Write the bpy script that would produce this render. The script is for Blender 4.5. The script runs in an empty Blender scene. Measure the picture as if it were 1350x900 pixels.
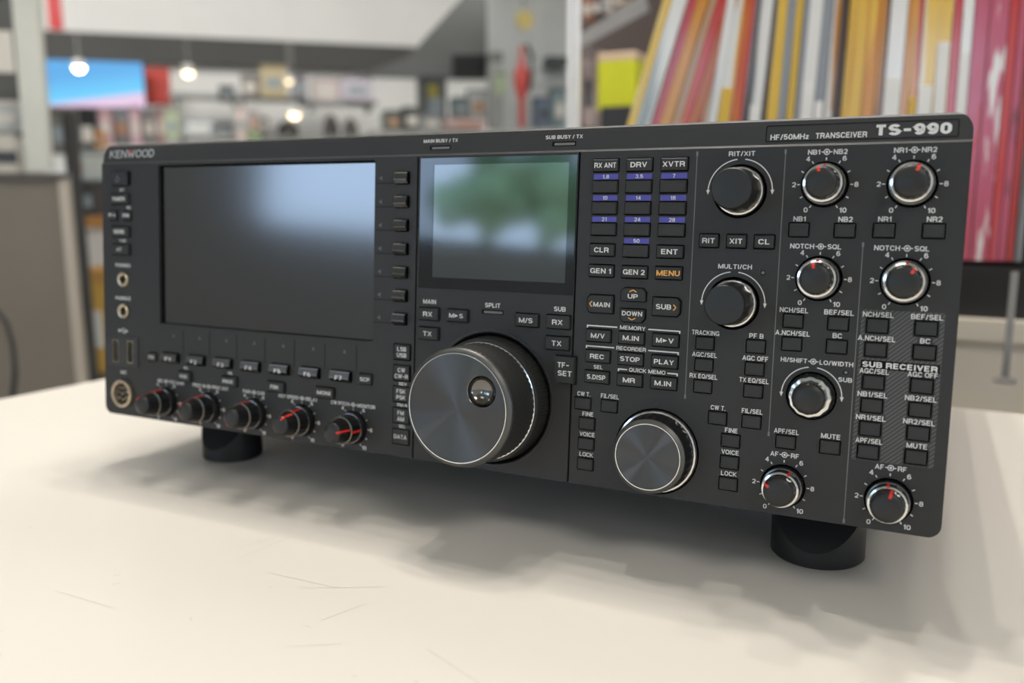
import bpy, bmesh, math, random
from mathutils import Vector, Matrix
random.seed(7)
S = bpy.context.scene
COL = S.collection
PI = math.pi
cos, sin, rad = math.cos, math.sin, math.radians

# ------------------------------------------------------------------ camera
TABLE_Z = 0.90
FPX = 1145.0                       # focal length for a 1350 px wide frame
RC = ((0.8977064, -0.44056897, -0.00471191),
      (0.07066333, 0.15452363, -0.98545885),
      (-0.43489069, -0.88431975, -0.16984893))
R0, R1, R2 = [Vector((r[0], -r[1], r[2])) for r in RC]      # right, down, forward in the room
CAM = Vector((0.22198, -0.35451, TABLE_Z + 0.032 + 0.13188))
cam = bpy.data.cameras.new('camera')
camo = bpy.data.objects.new('camera', cam); COL.objects.link(camo)
camo.matrix_world = Matrix(((R0.x, -R1.x, -R2.x, CAM.x), (R0.y, -R1.y, -R2.y, CAM.y),
                            (R0.z, -R1.z, -R2.z, CAM.z), (0, 0, 0, 1)))
cam.sensor_width = 36.0
cam.lens = 36.0 * FPX / 1350.0
cam.clip_start = 0.01
cam.clip_end = 200
cam.dof.use_dof = True
cam.dof.focus_distance = 0.372
cam.dof.aperture_fstop = 5.8
S.camera = camo

# ------------------------------------------------------------------ exposure
S.view_settings.view_transform = 'Standard'
S.view_settings.look = 'None'
S.view_settings.exposure = 0.08
S.view_settings.gamma = 1.0
S.view_settings.use_curve_mapping = False

# ------------------------------------------------------------------ sky
w = bpy.data.worlds.new('world'); S.world = w; w.use_nodes = True
nt = w.node_tree; nt.nodes.clear()
wo = nt.nodes.new('ShaderNodeOutputWorld'); bg = nt.nodes.new('ShaderNodeBackground')
tc = nt.nodes.new('ShaderNodeTexCoord'); sx = nt.nodes.new('ShaderNodeSeparateXYZ')
rp = nt.nodes.new('ShaderNodeValToRGB')
mr = nt.nodes.new('ShaderNodeMapRange'); mr.inputs[1].default_value = -0.2; mr.inputs[2].default_value = 1.0
nt.links.new(tc.outputs['Generated'], sx.inputs[0]); nt.links.new(sx.outputs[2], mr.inputs[0])
nt.links.new(mr.outputs[0], rp.inputs[0]); nt.links.new(rp.outputs[0], bg.inputs[0])
nt.links.new(bg.outputs[0], wo.inputs[0])
el = rp.color_ramp.elements
el[0].position = 0.15; el[0].color = (0.25, 0.26, 0.25, 1)
el[1].position = 0.19; el[1].color = (0.55, 0.74, 1.0, 1)
e2 = el.new(1.0); e2.color = (0.40, 0.60, 1.0, 1)
bg.inputs[1].default_value = 6.5

# ------------------------------------------------------------------ room frame
def at(px, py, d):                 # the room point seen at a pixel at a given distance along the view
    return CAM + R0 * ((px - 675) / FPX * d) + R1 * ((py - 450) / FPX * d) + R2 * d
PB1, PB2 = at(55, 45, 7.0), at(540, 65, 7.88)
EX = Vector((PB2.x - PB1.x, PB2.y - PB1.y, 0)).normalized()        # along the back wall
EN = Vector((-EX.y, EX.x, 0))                                       # into the back wall
ROOM = Matrix(((EX.x, EN.x, 0, CAM.x), (EX.y, EN.y, 0, CAM.y), (0, 0, 1, 0), (0, 0, 0, 1)))
ROOM_I = ROOM.inverted()
YB = (ROOM_I @ PB1).y              # back wall distance
YF, XL, XR, ZC = -3.6, -5.2, 4.6, 3.3
ANG = math.atan2(EX.y, EX.x)

# ------------------------------------------------------------------ shop ceiling lamps and added fill panels
def area_lamp(name, loc, size, power, col=(1, 0.945, 0.88), shape='DISK', sy=None, aim=None):
    l = bpy.data.lights.new(name, 'AREA'); l.shape = shape; l.size = size
    if sy: l.size_y = sy
    l.energy = power; l.color = col
    o = bpy.data.objects.new(name, l); COL.objects.link(o); o.location = loc
    if aim is not None:
        o.rotation_euler = (Vector(aim) - Vector(loc)).to_track_quat('-Z', 'Y').to_euler()
    return o
LAMPS = [(-0.56, 0.56, 3.4), (-0.38, 0.46, 4.6), (-0.20, 0.58, 5.0), (-0.04, 0.38, 5.0), (-0.42, 0.28, 4.0), (0.10, 0.52, 3.4), (-0.18, 0.16, 4.4), (0.14, 0.26, 2.8)]
for i, (lx, ly, p) in enumerate(LAMPS):
    area_lamp('ceiling_lamp_light', (lx, ly, TABLE_Z + 1.95), 0.03, p)
for i, (lx, ly, pw) in enumerate([(-3.6, 1.4, 5), (-1.2, 1.6, 5), (1.4, 1.6, 20), (-3.6, 5.2, 48), (-1.2, 5.2, 56), (1.4, 5.2, 40), (-1.0, 3.5, 9), (0.9, 3.3, 14), (-2.6, -1.8, 10), (0.4, -2.0, 34)]):
    p = ROOM @ Vector((lx, ly, ZC - 0.06))
    area_lamp('fill_panel_light', p, 1.15, pw, (1, 0.975, 0.93), 'SQUARE', aim=ROOM @ Vector((lx, YB, 1.9)) if ly > 5 else None)  # added fill panels that brighten back wall, goods and counter

# ------------------------------------------------------------------ helpers
def lin(c):
    c = c / 255.0
    return c / 12.92 if c <= 0.04045 else ((c + 0.055) / 1.055) ** 2.4
MATS = {}
def mat(name, rgb, rough=0.5, metal=0.0, spec=0.5, noise=0.0, nscale=20.0, bump=0.0, bscale=200.0, emit=0.0, coat=0.0,
        aniso=0.0, alpha_t=0.0, rgb2=None, ior=1.5):
    if name in MATS: return MATS[name]
    m = bpy.data.materials.new(name); m.use_nodes = True
    t = m.node_tree; b = t.nodes['Principled BSDF']
    c = [lin(x) for x in rgb]
    b.inputs['Base Color'].default_value = (*c, 1)
    b.inputs['Roughness'].default_value = rough
    b.inputs['Metallic'].default_value = metal
    b.inputs['Specular IOR Level'].default_value = spec
    b.inputs['Coat Weight'].default_value = coat
    b.inputs['IOR'].default_value = ior
    if alpha_t: b.inputs['Transmission Weight'].default_value = alpha_t
    if emit:
        b.inputs['Emission Color'].default_value = (*c, 1); b.inputs['Emission Strength'].default_value = emit
    tx = None
    if noise or bump or rgb2: tx = t.nodes.new('ShaderNodeTexCoord')
    if noise or rgb2:
        n = t.nodes.new('ShaderNodeTexNoise'); n.inputs['Scale'].default_value = nscale; n.inputs['Detail'].default_value = 4
        r = t.nodes.new('ShaderNodeValToRGB'); t.links.new(tx.outputs['Object'], n.inputs['Vector'])
        t.links.new(n.outputs[0], r.inputs[0])
        c2 = [lin(x) for x in rgb2] if rgb2 else [x * (1 - noise) for x in c]
        r.color_ramp.elements[0].position = 0.3; r.color_ramp.elements[0].color = (*c2, 1)
        r.color_ramp.elements[1].position = 0.7; r.color_ramp.elements[1].color = (*[min(1, x * (1 + noise)) for x in c], 1)
        t.links.new(r.outputs[0], b.inputs['Base Color'])
    if bump:
        n2 = t.nodes.new('ShaderNodeTexNoise'); n2.inputs['Scale'].default_value = bscale
        t.links.new(tx.outputs['Object'], n2.inputs['Vector'])
        bp = t.nodes.new('ShaderNodeBump'); bp.inputs['Strength'].default_value = bump; bp.inputs['Distance'].default_value = 0.0002
        t.links.new(n2.outputs[0], bp.inputs['Height']); t.links.new(bp.outputs[0], b.inputs['Normal'])
    if aniso:
        b.inputs['Anisotropic'].default_value = aniso
        tg = t.nodes.new('ShaderNodeTangent'); tg.direction_type = 'RADIAL'; tg.axis = 'Z'; b.inputs['Anisotropic Rotation'].default_value = 0.25
        t.links.new(tg.outputs[0], b.inputs['Tangent'])
    MATS[name] = m
    return m

class MB:
    """collects geometry; build() links ONE mesh object"""
    def __init__(s): s.v = []; s.f = []; s.m = []
    def add(s, v, f, mi=0, M=None):
        n = len(s.v)
        s.v += [tuple(M @ Vector(p)) if M else tuple(p) for p in v]
        s.f += [tuple(i + n for i in q) for q in f]; s.m += [mi] * len(f)
        return s
    def box(s, x0, x1, y0, y1, z0, z1, mi=0, M=None):
        v = [(x0, y0, z0), (x1, y0, z0), (x1, y1, z0), (x0, y1, z0), (x0, y0, z1), (x1, y0, z1), (x1, y1, z1), (x0, y1, z1)]
        return s.add(v, [(3, 2, 1, 0), (4, 5, 6, 7), (0, 1, 5, 4), (1, 2, 6, 5), (2, 3, 7, 6), (3, 0, 4, 7)], mi, M)
    def bbox(s, x0, x1, y0, y1, z0, z1, b, mi=0, M=None):      # box with a chamfered top (towards +z)
        v = [(x0, y0, z0), (x1, y0, z0), (x1, y1, z0), (x0, y1, z0), (x0, y0, z1 - b), (x1, y0, z1 - b), (x1, y1, z1 - b), (x0, y1, z1 - b),
             (x0 + b, y0 + b, z1), (x1 - b, y0 + b, z1), (x1 - b, y1 - b, z1), (x0 + b, y1 - b, z1)]
        f = [(3, 2, 1, 0), (0, 1, 5, 4), (1, 2, 6, 5), (2, 3, 7, 6), (3, 0, 4, 7), (4, 5, 9, 8), (5, 6, 10, 9), (6, 7, 11, 10), (7, 4, 8, 11), (8, 9, 10, 11)]
        return s.add(v, f, mi, M)
    def prism(s, poly, z0, z1, mi=0, M=None):
        n = len(poly)
        v = [(x, y, z0) for x, y in poly] + [(x, y, z1) for x, y in poly]
        f = [tuple(range(n - 1, -1, -1)), tuple(range(n, 2 * n))] + [(i, (i + 1) % n, n + (i + 1) % n, n + i) for i in range(n)]
        return s.add(v, f, mi, M)
    def lathe(s, prof, n=48, mi=0, rf=None, cap0=True, cap1=True, M=None):   # prof: (r, z) ; rf(angle, row, r)
        v = []; f = []
        for k, (r, z) in enumerate(prof):
            for i in range(n):
                a = 2 * PI * i / n
                q = rf(a, k, r) if rf else r
                v.append((q * cos(a), q * sin(a), z))
        for k in range(len(prof) - 1):
            for i in range(n):
                j = (i + 1) % n
                f.append((k * n + i, k * n + j, (k + 1) * n + j, (k + 1) * n + i))
        if cap0: f.append(tuple(range(n - 1, -1, -1)))
        if cap1: f.append(tuple((len(prof) - 1) * n + i for i in range(n)))
        return s.add(v, f, mi, M)
    def tube(s, pts, r, n=8, mi=0):
        pts = [Vector(p) for p in pts]; v = []; f = []
        for k, p in enumerate(pts):
            t = (pts[min(k + 1, len(pts) - 1)] - pts[max(k - 1, 0)]).normalized()
            a = t.cross(Vector((0, 0, 1)))
            if a.length < 0.01: a = t.cross(Vector((1, 0, 0)))
            a.normalize(); b = t.cross(a)
            for i in range(n):
                an = 2 * PI * i / n; v.append(tuple(p + a * (r * cos(an)) + b * (r * sin(an))))
        for k in range(len(pts) - 1):
            for i in range(n):
                j = (i + 1) % n; f.append((k * n + i, k * n + j, (k + 1) * n + j, (k + 1) * n + i))
        f.append(tuple(range(n - 1, -1, -1))); f.append(tuple((len(pts) - 1) * n + i for i in range(n)))
        return s.add(v, f, mi)
    def sphere(s, c, r, n=16, m=10, mi=0, sc=(1, 1, 1)):
        v = []; f = []
        for k in range(m + 1):
            t = PI * k / m
            for i in range(n):
                a = 2 * PI * i / n
                v.append((c[0] + r * sc[0] * sin(t) * cos(a), c[1] + r * sc[1] * sin(t) * sin(a), c[2] - r * sc[2] * cos(t)))
        for k in range(m):
            for i in range(n):
                j = (i + 1) % n; f.append((k * n + i, k * n + j, (k + 1) * n + j, (k + 1) * n + i))
        return s.add(v, f, mi)
    def mesh(s, name, mats, scale=1.0, smooth=None):
        me = bpy.data.meshes.new(name)
        me.from_pydata([(x * scale, y * scale, z * scale) for x, y, z in s.v], [], s.f)
        for m in (mats if isinstance(mats, (list, tuple)) else [mats]): me.materials.append(m)
        me.polygons.foreach_set('material_index', s.m)
        if smooth:
            me.polygons.foreach_set('use_smooth', [True] * len(s.f)); me.set_sharp_from_angle(angle=rad(smooth))
        me.update()
        return me
    def build(s, name, mats, parent=None, scale=1.0, smooth=None, loc=None, rot=None):
        return link(name, s.mesh(name, mats, scale, smooth), parent, loc, rot)

def link(name, me, parent=None, loc=None, rot=None):
    o = bpy.data.objects.new(name, me); COL.objects.link(o)
    if parent: o.parent = parent
    if loc is not None: o.location = loc
    if rot is not None: o.rotation_euler = rot
    return o
def tag(o, label=None, cat=None, group=None, kind=None):
    if label: o['label'] = label
    if cat: o['category'] = cat
    if group: o['group'] = group
    if kind: o['kind'] = kind
    return o
def empty(name, loc, rz=0.0, label=None, cat=None, group=None):
    o = bpy.data.objects.new(name, None); COL.objects.link(o); o.location = loc; o.rotation_euler = (0, 0, rz)
    o.empty_display_size = 0.05
    return tag(o, label, cat, group)

def curve_geo(cu):
    o = bpy.data.objects.new('tmp', cu)
    me = bpy.data.meshes.new_from_object(o)
    v = [tuple(p.co) for p in me.vertices]; f = [tuple(p.vertices) for p in me.polygons]
    bpy.data.objects.remove(o); bpy.data.curves.remove(cu); bpy.data.meshes.remove(me)
    return v, f
def plate(outline, holes, th, z1=0.0):
    """flat plate with holes, top surface at z1, thickness th"""
    cu = bpy.data.curves.new('c', 'CURVE'); cu.dimensions = '2D'; cu.fill_mode = 'BOTH'; cu.extrude = th / 2
    for poly in [outline] + list(holes):
        sp = cu.splines.new('POLY'); sp.points.add(len(poly) - 1); sp.use_cyclic_u = True
        for i, (x, y) in enumerate(poly): sp.points[i].co = (x, y, 0, 1)
    v, f = curve_geo(cu)
    return [(x, y, z + z1 - th / 2) for x, y, z in v], f
def rrect(x0, x1, y0, y1, r=0.5, n=4, corners=(1, 1, 1, 1)):
    out = []
    for (cx, cy, a0, on) in ((x1 - r, y1 - r, 0, corners[0]), (x0 + r, y1 - r, 90, corners[1]), (x0 + r, y0 + r, 180, corners[2]), (x1 - r, y0 + r, 270, corners[3])):
        if on:
            for k in range(n + 1):
                a = rad(a0 + 90 * k / n); out.append((cx + r * cos(a), cy + r * sin(a)))
        else:
            out.append((x1 if a0 in (0, 270) else x0, y1 if a0 in (0, 90) else y0))
    return out
def crect(u, v, w, h, r=0.5): return rrect(u - w / 2, u + w / 2, v - h / 2, v + h / 2, r)
def circ(u, v, r, n=48): return [(u + r * cos(2 * PI * i / n), v + r * sin(2 * PI * i / n)) for i in range(n)]

# --- bold grotesque lettering drawn as strokes: outer width, strokes in a unit box
def _arc(cx, cy, rx, ry, a0, a1, n=8):
    return [(cx + rx * cos(rad(a0 + (a1 - a0) * i / n)), cy + ry * sin(rad(a0 + (a1 - a0) * i / n))) for i in range(n + 1)]
_O = _arc(.5, .66, .5, .34, 0, 180, 12) + _arc(.5, .34, .5, .34, 180, 360, 12) + [(1, .66)]
_S = _arc(.5, .76, .47, .24, 20, 180, 8) + _arc(.5, .76, .5, .24, 190, 255, 3) + _arc(.5, .25, .5, .26, 75, 0, 4) + _arc(.5, .25, .5, .25, 0, -160, 8)
_6 = _arc(.5, .72, .46, .28, 25, 180, 8) + [(0, .5)] + _arc(.5, .31, .5, .31, 180, 360, 10) + _arc(.5, .31, .5, .31, 0, 170, 8)
GL = {
 'A': (.80, [[(-.02, -.12), (.53, 1.12)], [(1.02, -.12), (.47, 1.12)], [(.2, .26), (.8, .26)]]),
 'B': (.74, [[(0, .5), (.6, .5)] + _arc(.62, .25, .38, .25, 90, -90) + [(0, 0), (0, 1)] + _arc(.58, .75, .36, .25, 90, -90) + [(0, .5)]]),
 'C': (.78, [_arc(.5, .68, .5, .32, 12, 180, 10) + _arc(.5, .32, .5, .32, 180, 348, 10)]),
 'D': (.76, [[(0, 0), (0, 1), (.45, 1)] + _arc(.45, .5, .55, .5, 90, -90, 12) + [(0, 0)]]),
 'E': (.68, [[(1.05, 1), (0, 1), (0, 0), (1.08, 0)], [(0, .52), (.95, .52)]]),
 'F': (.64, [[(1.08, 1), (0, 1), (0, -.12)], [(0, .48), (.9, .48)]]),
 'G': (.82, [_arc(.5, .68, .5, .32, 12, 180, 10) + _arc(.5, .32, .5, .32, 180, 330, 8) + [(1, .4), (.55, .4)], [(1, .45), (1, -.12)]]),
 'H': (.76, [[(0, -.12), (0, 1.12)], [(1, -.12), (1, 1.12)], [(0, .52), (1, .52)]]),
 'I': (.24, [[(.5, -.12), (.5, 1.12)]]),
 'K': (.78, [[(0, -.12), (0, 1.12)], [(1, 1.1), (.05, .38)], [(.3, .56), (1.05, -.12)]]),
 'L': (.64, [[(0, 1.12), (0, 0), (1.08, 0)]]),
 'M': (.94, [[(0, -.12), (0, 1.12)], [(1, -.12), (1, 1.12)], [(.0, 1.1), (.53, -.1)], [(1.0, 1.1), (.47, -.1)]]),
 'N': (.78, [[(0, -.12), (0, 1.12)], [(1, -.12), (1, 1.12)], [(.0, 1.05), (1, -.05)]]),
 'O': (.82, [_O]),
 'P': (.70, [[(0, -.12), (0, 1), (.6, 1)] + _arc(.6, .7, .4, .3, 90, -90) + [(0, .4)]]),
 'Q': (.82, [_O, [(.55, .28), (1.05, -.1)]]),
 'R': (.76, [[(0, -.12), (0, 1), (.6, 1)] + _arc(.6, .72, .4, .28, 90, -90) + [(0, .44)], [(.55, .44)] + [(.9, .36), (.95, .1), (1.0, -.12)]]),
 'S': (.74, [_S]),
 'T': (.70, [[(-.12, 1), (1.12, 1)], [(.5, 1), (.5, -.12)]]),
 'U': (.76, [[(0, 1.12)] + _arc(.5, .36, .5, .36, 180, 360, 12) + [(1, 1.12)]]),
 'V': (.76, [[(-.02, 1.12), (.53, -.12)], [(1.02, 1.12), (.47, -.12)]]),
 'W': (1.08, [[(0, 1.12), (.26, -.12)], [(.24, -.12), (.51, 1.12)], [(.49, 1.12), (.76, -.12)], [(.74, -.12), (1, 1.12)]]),
 'X': (.76, [[(0, 1.12), (1, -.12)], [(1, 1.12), (0, -.12)]]),
 'Y': (.76, [[(0, 1.12), (.5, .42), (1, 1.12)], [(.5, .46), (.5, -.12)]]),
 'Z': (.70, [[(-.1, 1), (1.05, 1)], [(1, 1), (0, 0)], [(-.1, 0), (1.08, 0)]]),
 'z': (.54, [[(-.1, .66), (1.08, .66)], [(1, .66), (0, 0)], [(-.1, 0), (1.08, 0)]]),
 '0': (.66, [_O]),
 '1': (.42, [[(-.1, .76), (.9, .86)], [(.9, 1.12), (.9, -.12)]]),
 '2': (.66, [_arc(.5, .72, .5, .28, 170, -20, 10) + [(.75, .4), (0, .02)], [(-.12, 0), (1.1, 0)]]),
 '3': (.66, [_arc(.5, .75, .46, .25, 165, -80, 9), _arc(.5, .27, .5, .27, 80, -165, 9)]),
 '4': (.70, [[(.75, -.12), (.75, 1.12)], [(.72, 1.05), (0, .27)], [(-.12, .27), (1.15, .27)]]),
 '5': (.66, [[(.95, 1), (.12, 1), (.05, .5)] + _arc(.5, .32, .5, .3, 140, -160, 12)]),
 '6': (.66, [_6]),
 '7': (.64, [[(-.12, 1), (1.12, 1)], [(1, 1), (.5, .4), (.38, -.12)]]),
 '8': (.66, [_arc(.5, .76, .45, .24, 270, -90, 16), _arc(.5, .26, .5, .27, 90, 450, 16)]),
 '9': (.66, [[(1 - x, 1 - y) for x, y in _6]]),
 '/': (.40, [[(-.1, -.15), (1.1, 1.15)]]),
 '.': (.24, [[(.5, -.12), (.5, .12)]]),
 '-': (.56, [[(-.15, .45), (1.15, .45)]]),
}
def stroke_quads(pts, t, V, F):
    P2 = [Vector(p) for p in pts]; n = len(P2)
    closed = (P2[0] - P2[-1]).length < 1e-4
    if closed: P2 = P2[:-1]; n -= 1
    segs = n if closed else n - 1
    D = [(P2[(i + 1) % n] - P2[i]).normalized() for i in range(segs)]
    base = len(V)
    for i in range(n):
        d0 = D[(i - 1) % segs] if (closed or i > 0) else D[0]
        d1 = D[i % segs] if (closed or i < n - 1) else D[-1]
        n0 = Vector((-d0.y, d0.x)); n1 = Vector((-d1.y, d1.x)); m = n0 + n1
        if m.length < 0.3: m = n1.copy(); k = 1
        else: m.normalize(); k = min(1 / max(0.35, m.dot(n1)), 1.9)
        V.append((P2[i].x - m.x * t * k, P2[i].y - m.y * t * k, 0)); V.append((P2[i].x + m.x * t * k, P2[i].y + m.y * t * k, 0))
    for i in range(segs):
        a = base + 2 * i; c = base + 2 * ((i + 1) % n); F.append((a, c, c + 1, a + 1))
TXT = {}
def text_geo(t, bold=0.088):
    k = (t, bold)
    if k not in TXT:
        V = []; F = []; x = 0.0; h = bold
        for ch in t:
            if ch == ' ': x += .34; continue
            W, sts = GL[ch]
            W = W + (bold - .088) * 0.8
            for st in sts: stroke_quads([(x + h + px * (W - 2 * h), h + py * (1 - 2 * h)) for px, py in st], h, V, F)
            x += W + .105
        V = [(a, min(1.0, max(0.0, b_)), c) for a, b_, c in V]
        xs = [p[0] for p in V]
        TXT[k] = (V, F, min(xs), max(xs))
    return TXT[k]
CAPY0, CAPH = 0.0, 1.0
def text(mb, t, u, v, cap, wide=1.12, align='C', z=0.06, bold=0.088, fit=None, mi=0, M=None):
    """lettering centred on (u, v); cap height in mm"""
    V, F, a, b = text_geo(t, bold)
    s = cap; sxx = s * wide
    if fit: sxx = fit / (b - a)
    wd = (b - a) * sxx
    x0 = {'C': u - wd / 2, 'L': u, 'R': u - wd}[align]
    mb.add([(x0 + (p[0] - a) * sxx, v + p[1] * s - cap / 2, z) for p in V], F, mi, M)
    return wd

# ------------------------------------------------------------------ materials
M_panel = mat('panel_paint', (45, 45, 45), 0.5, spec=0.4, bump=0.25, bscale=2500)
M_band = mat('band_paint_lit', (50, 50, 50), 0.45, spec=0.4, bump=0.2, bscale=2500)  # panel paint lightened as if its upward tilt caught light
M_void = mat('black_recess', (9, 9, 9), 0.7, spec=0.2)
M_key = mat('key_rubber', (49, 50, 50), 0.55, spec=0.35)
M_keyb = mat('key_black', (18, 18, 19), 0.35, spec=0.5)
M_white = mat('white_print', (222, 222, 220), 0.6, spec=0.2)
M_grey = mat('grey_print', (120, 121, 120), 0.6, spec=0.2)
M_dim = mat('dim_print', (98, 99, 98), 0.6, spec=0.2)
M_violet = mat('violet_print', (92, 92, 176), 0.6, spec=0.2)
M_orange = mat('orange_print', (238, 178, 96), 0.6, spec=0.2)
M_red = mat('red_print', (215, 45, 35), 0.45)
M_chrome = mat('chrome', (225, 225, 222), 0.12, metal=1.0)
M_warm = mat('dull_ring_metal', (120, 114, 104), 0.3, metal=1.0)
M_satin = mat('dark_chrome', (108, 107, 106), 0.2, metal=1.0)
M_knob = mat('knob_black', (24, 24, 25), 0.28, spec=0.5)
M_knobm = mat('knob_matte', (30, 31, 31), 0.42, spec=0.5)
M_knurl = mat('knurled_rubber', (44, 44, 42), 0.5, spec=0.4)
M_edge = mat('satin_dark_edge', (92, 92, 90), 0.42, metal=0.7)
M_spun = mat('spun_metal', (92, 93, 95), 0.4, metal=1.0, aniso=0.98)
M_bowl = mat('bowl_metal', (120, 118, 115), 0.14, metal=1.0)
M_screen = mat('screen_matte', (10, 10, 11), 0.12, spec=0.5, ior=2.0)
M_glass = mat('bezel_gloss', (9, 11, 12), 0.07, spec=0.6)
M_lcd = mat('lcd_grey', (42, 46, 45), 0.07, spec=0.5, ior=1.9)
M_jack = mat('jack_nickel', (205, 190, 165), 0.3, metal=0.9)
M_foot = mat('foot_plastic', (28, 28, 29), 0.42)
M_case = mat('case_paint', (38, 38, 39), 0.5)

# ================================================================== THE RADIO
TH = rad(4.5)
RADIO = empty('radio_transceiver', (0, 0, TABLE_Z), 0, 'large black radio transceiver with two screens and many knobs on the white table', 'radio')
ROTP = (PI / 2 - TH, 0, 0)
def P(u, v, w=0.0):                # panel millimetres -> metres from the radio's base
    return Vector(((u - 230) / 1000, (sin(TH) * v - cos(TH) * w) / 1000, 0.032 + (cos(TH) * v + sin(TH) * w) / 1000))
def part(mb, name, mats, u=0, v=0, w_=0, smooth=None, parent=None, extra=0.0):
    if parent: return mb.build(name, mats, parent, 0.001, smooth, Vector((u, v, w_)) * 0.001)
    return mb.build(name, mats, RADIO, 0.001, smooth, P(u, v, w_), (PI / 2 - TH - extra, 0, 0))
def bandw(v): return -1.0 - (v - 150.6) * 0.15
BT = math.atan(0.15)

holesL, holesC, holesR = [], [], []
def hole(poly):
    u = sum(p[0] for p in poly) / len(poly)
    (holesL if u < 222 else holesC if u < 305.5 else holesR).append(poly)
lett = MB()                        # white lettering printed on the panel
def flush(name='printed_label'):
    global lett
    o = part(lett, name, M_white); lett = MB(); return o
keycache = {}
def key(u, v, w, h, txt=None, cap=2.1, fit=None, wide=1.12, m=None, mt=None, ht=1.5, lines=None, poly=None, deco=None):
    m = m or M_key; mt = mt or M_white
    kk = (w, h, m.name, ht, tuple(poly) if poly else None)
    if kk not in keycache:
        b = MB()
        if poly:
            n = len(poly); ins = [(x * 0.94, y * 0.92) for x, y in poly]
            b.prism(poly, -2, ht - 0.35); b.prism(ins, ht - 0.35, ht)
        else: b.bbox(-w / 2, w / 2, -h / 2, h / 2, -2, ht, 0.35)
        keycache[kk] = b.mesh('push_button', m, 0.001)
    o = link('push_button', keycache[kk], RADIO, P(u, v, 0), ROTP)
    if poly: hole([(u + x * 1.1, v + y * 1.14) for x, y in poly])
    else: hole(crect(u, v, w + 1.0, h + 1.0, 0.5))
    if txt or lines or deco:
        t = MB()
        if lines:
            for i, ln in enumerate(lines):
                text(t, ln, 0, (len(lines) - 1) * cap * 0.72 - i * cap * 1.44, cap, wide, z=ht + 0.05)
        elif txt: text(t, txt, 0, 0, cap, wide, z=ht + 0.05, fit=fit)
        if deco: deco(t, ht)
        t.build('legend', [mt, M_orange], o, 0.001)
    return o
def lab(t, u, v, cap=1.75, wide=1.1, fit=None, align='C', own=True):
    text(lett, t, u, v, cap, wide, align, fit=fit)
    if own: flush()

# band and antenna keys
for u, t in ((318.5, 'RX ANT'), (333.7, 'DRV'), (349.0, 'XVTR')):
    key(u, 143.4, 11.3, 5.1, t, 2.2, fit={'RX ANT': 10.0, 'DRV': 7.4, 'XVTR': 9.6}[t])
strip = MB(); strip_t = []
for r, (vv, names) in enumerate(((138.6, ('1.8', '3.5', '7')), (129.4, ('10', '14', '18')), (120.15, ('21', '24', '28')), (111.0, (None, '50', None)))):
    for u, t in zip((318.5, 333.7, 349.0), names):
        if t:
            strip = MB(); strip.box(u - 5.6, u + 5.6, vv - 1.15, vv + 1.15, 0, 0.05); part(strip, 'band_strip', M_violet); strip_t.append((t, u, vv))
for t, u, vv in strip_t: text(lett, t, u, vv, 1.7, 1.15, z=0.1); flush()
for vv in (134.2, 125.0, 115.8):
    for u in (318.5, 333.7, 349.0): key(u, vv, 11.3, 5.1)
key(318.3, 106.7, 11.3, 5.1, 'CLR', 2.2, fit=6.8); key(333.6, 106.6, 11.3, 5.1); key(348.9, 106.7, 11.3, 5.1, 'ENT', 2.2, fit=7.2)
key(318.3, 97.5, 11.3, 5.1, 'GEN 1', 2.2, fit=9.6); key(333.6, 97.5, 11.3, 5.1, 'GEN 2', 2.2, fit=9.8)
key(348.8, 97.6, 11.3, 5.1, 'MENU', 2.3, fit=10.2, mt=M_orange)
def chev(cx, cy, dx, dy, s=1.0):
    def d(t, ht):
        z = ht + 0.05; L = 1.25 * s; W = 0.22
        if dx: pts = [((cx + dx * 0, cy + L), (cx + dx * L * 0.9, cy)), ((cx + dx * L * 0.9, cy), (cx, cy - L))]
        else: pts = [((cx - L * 1.3, cy), (cx, cy + dy * L * 0.7)), ((cx, cy + dy * L * 0.7), (cx + L * 1.3, cy))]
        for a, b in pts:
            dd = Vector((b[0] - a[0], b[1] - a[1])).normalized(); nn = Vector((-dd.y, dd.x)) * W
            t.add([(a[0] - nn.x, a[1] - nn.y, z), (b[0] - nn.x, b[1] - nn.y, z), (b[0] + nn.x, b[1] + nn.y, z), (a[0] + nn.x, a[1] + nn.y, z)], [(0, 1, 2, 3)], 1)
    return d
def tdeco(tt, x, y, cap, fit, ch):
    def d(t, ht):
        text(t, tt, x, y, cap, z=ht + 0.05, fit=fit); ch(t, ht)
    return d
key(318.5, 82.9, 11.8, 7.6, poly=((-5.9, -2.4), (-4.6, -3.8), (5.9, -3.8), (5.9, 3.8), (-4.6, 3.8), (-5.9, 2.4)), deco=tdeco('MAIN', 0.9, -0.2, 2.1, 7.8, chev(-3.6, -0.1, -1, 0)))
key(348.5, 83.2, 11.8, 7.6, poly=((-5.9, -3.8), (4.6, -3.8), (5.9, -2.4), (5.9, 2.4), (4.6, 3.8), (-5.9, 3.8)), deco=tdeco('SUB', -1.0, 0, 2.2, 6.8, chev(3.3, -0.1, 1, 0)))
key(333.6, 87.7, 11.0, 5.6, poly=((-5.5, -2.8), (5.5, -2.8), (5.5, 1.2), (4.0, 2.8), (-4.0, 2.8), (-5.5, 1.2)), deco=tdeco('UP', 0, -0.7, 2.0, 4.6, chev(0, 1.2, 0, 1)))
key(333.6, 78.6, 11.0, 5.6, poly=((-5.5, -1.2), (-4.0, -2.8), (4.0, -2.8), (5.5, -1.2), (5.5, 2.8), (-5.5, 2.8)), deco=tdeco('DOWN', 0, 0.9, 2.0, 9.2, chev(0, -1.0, 0, -1)))
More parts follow.
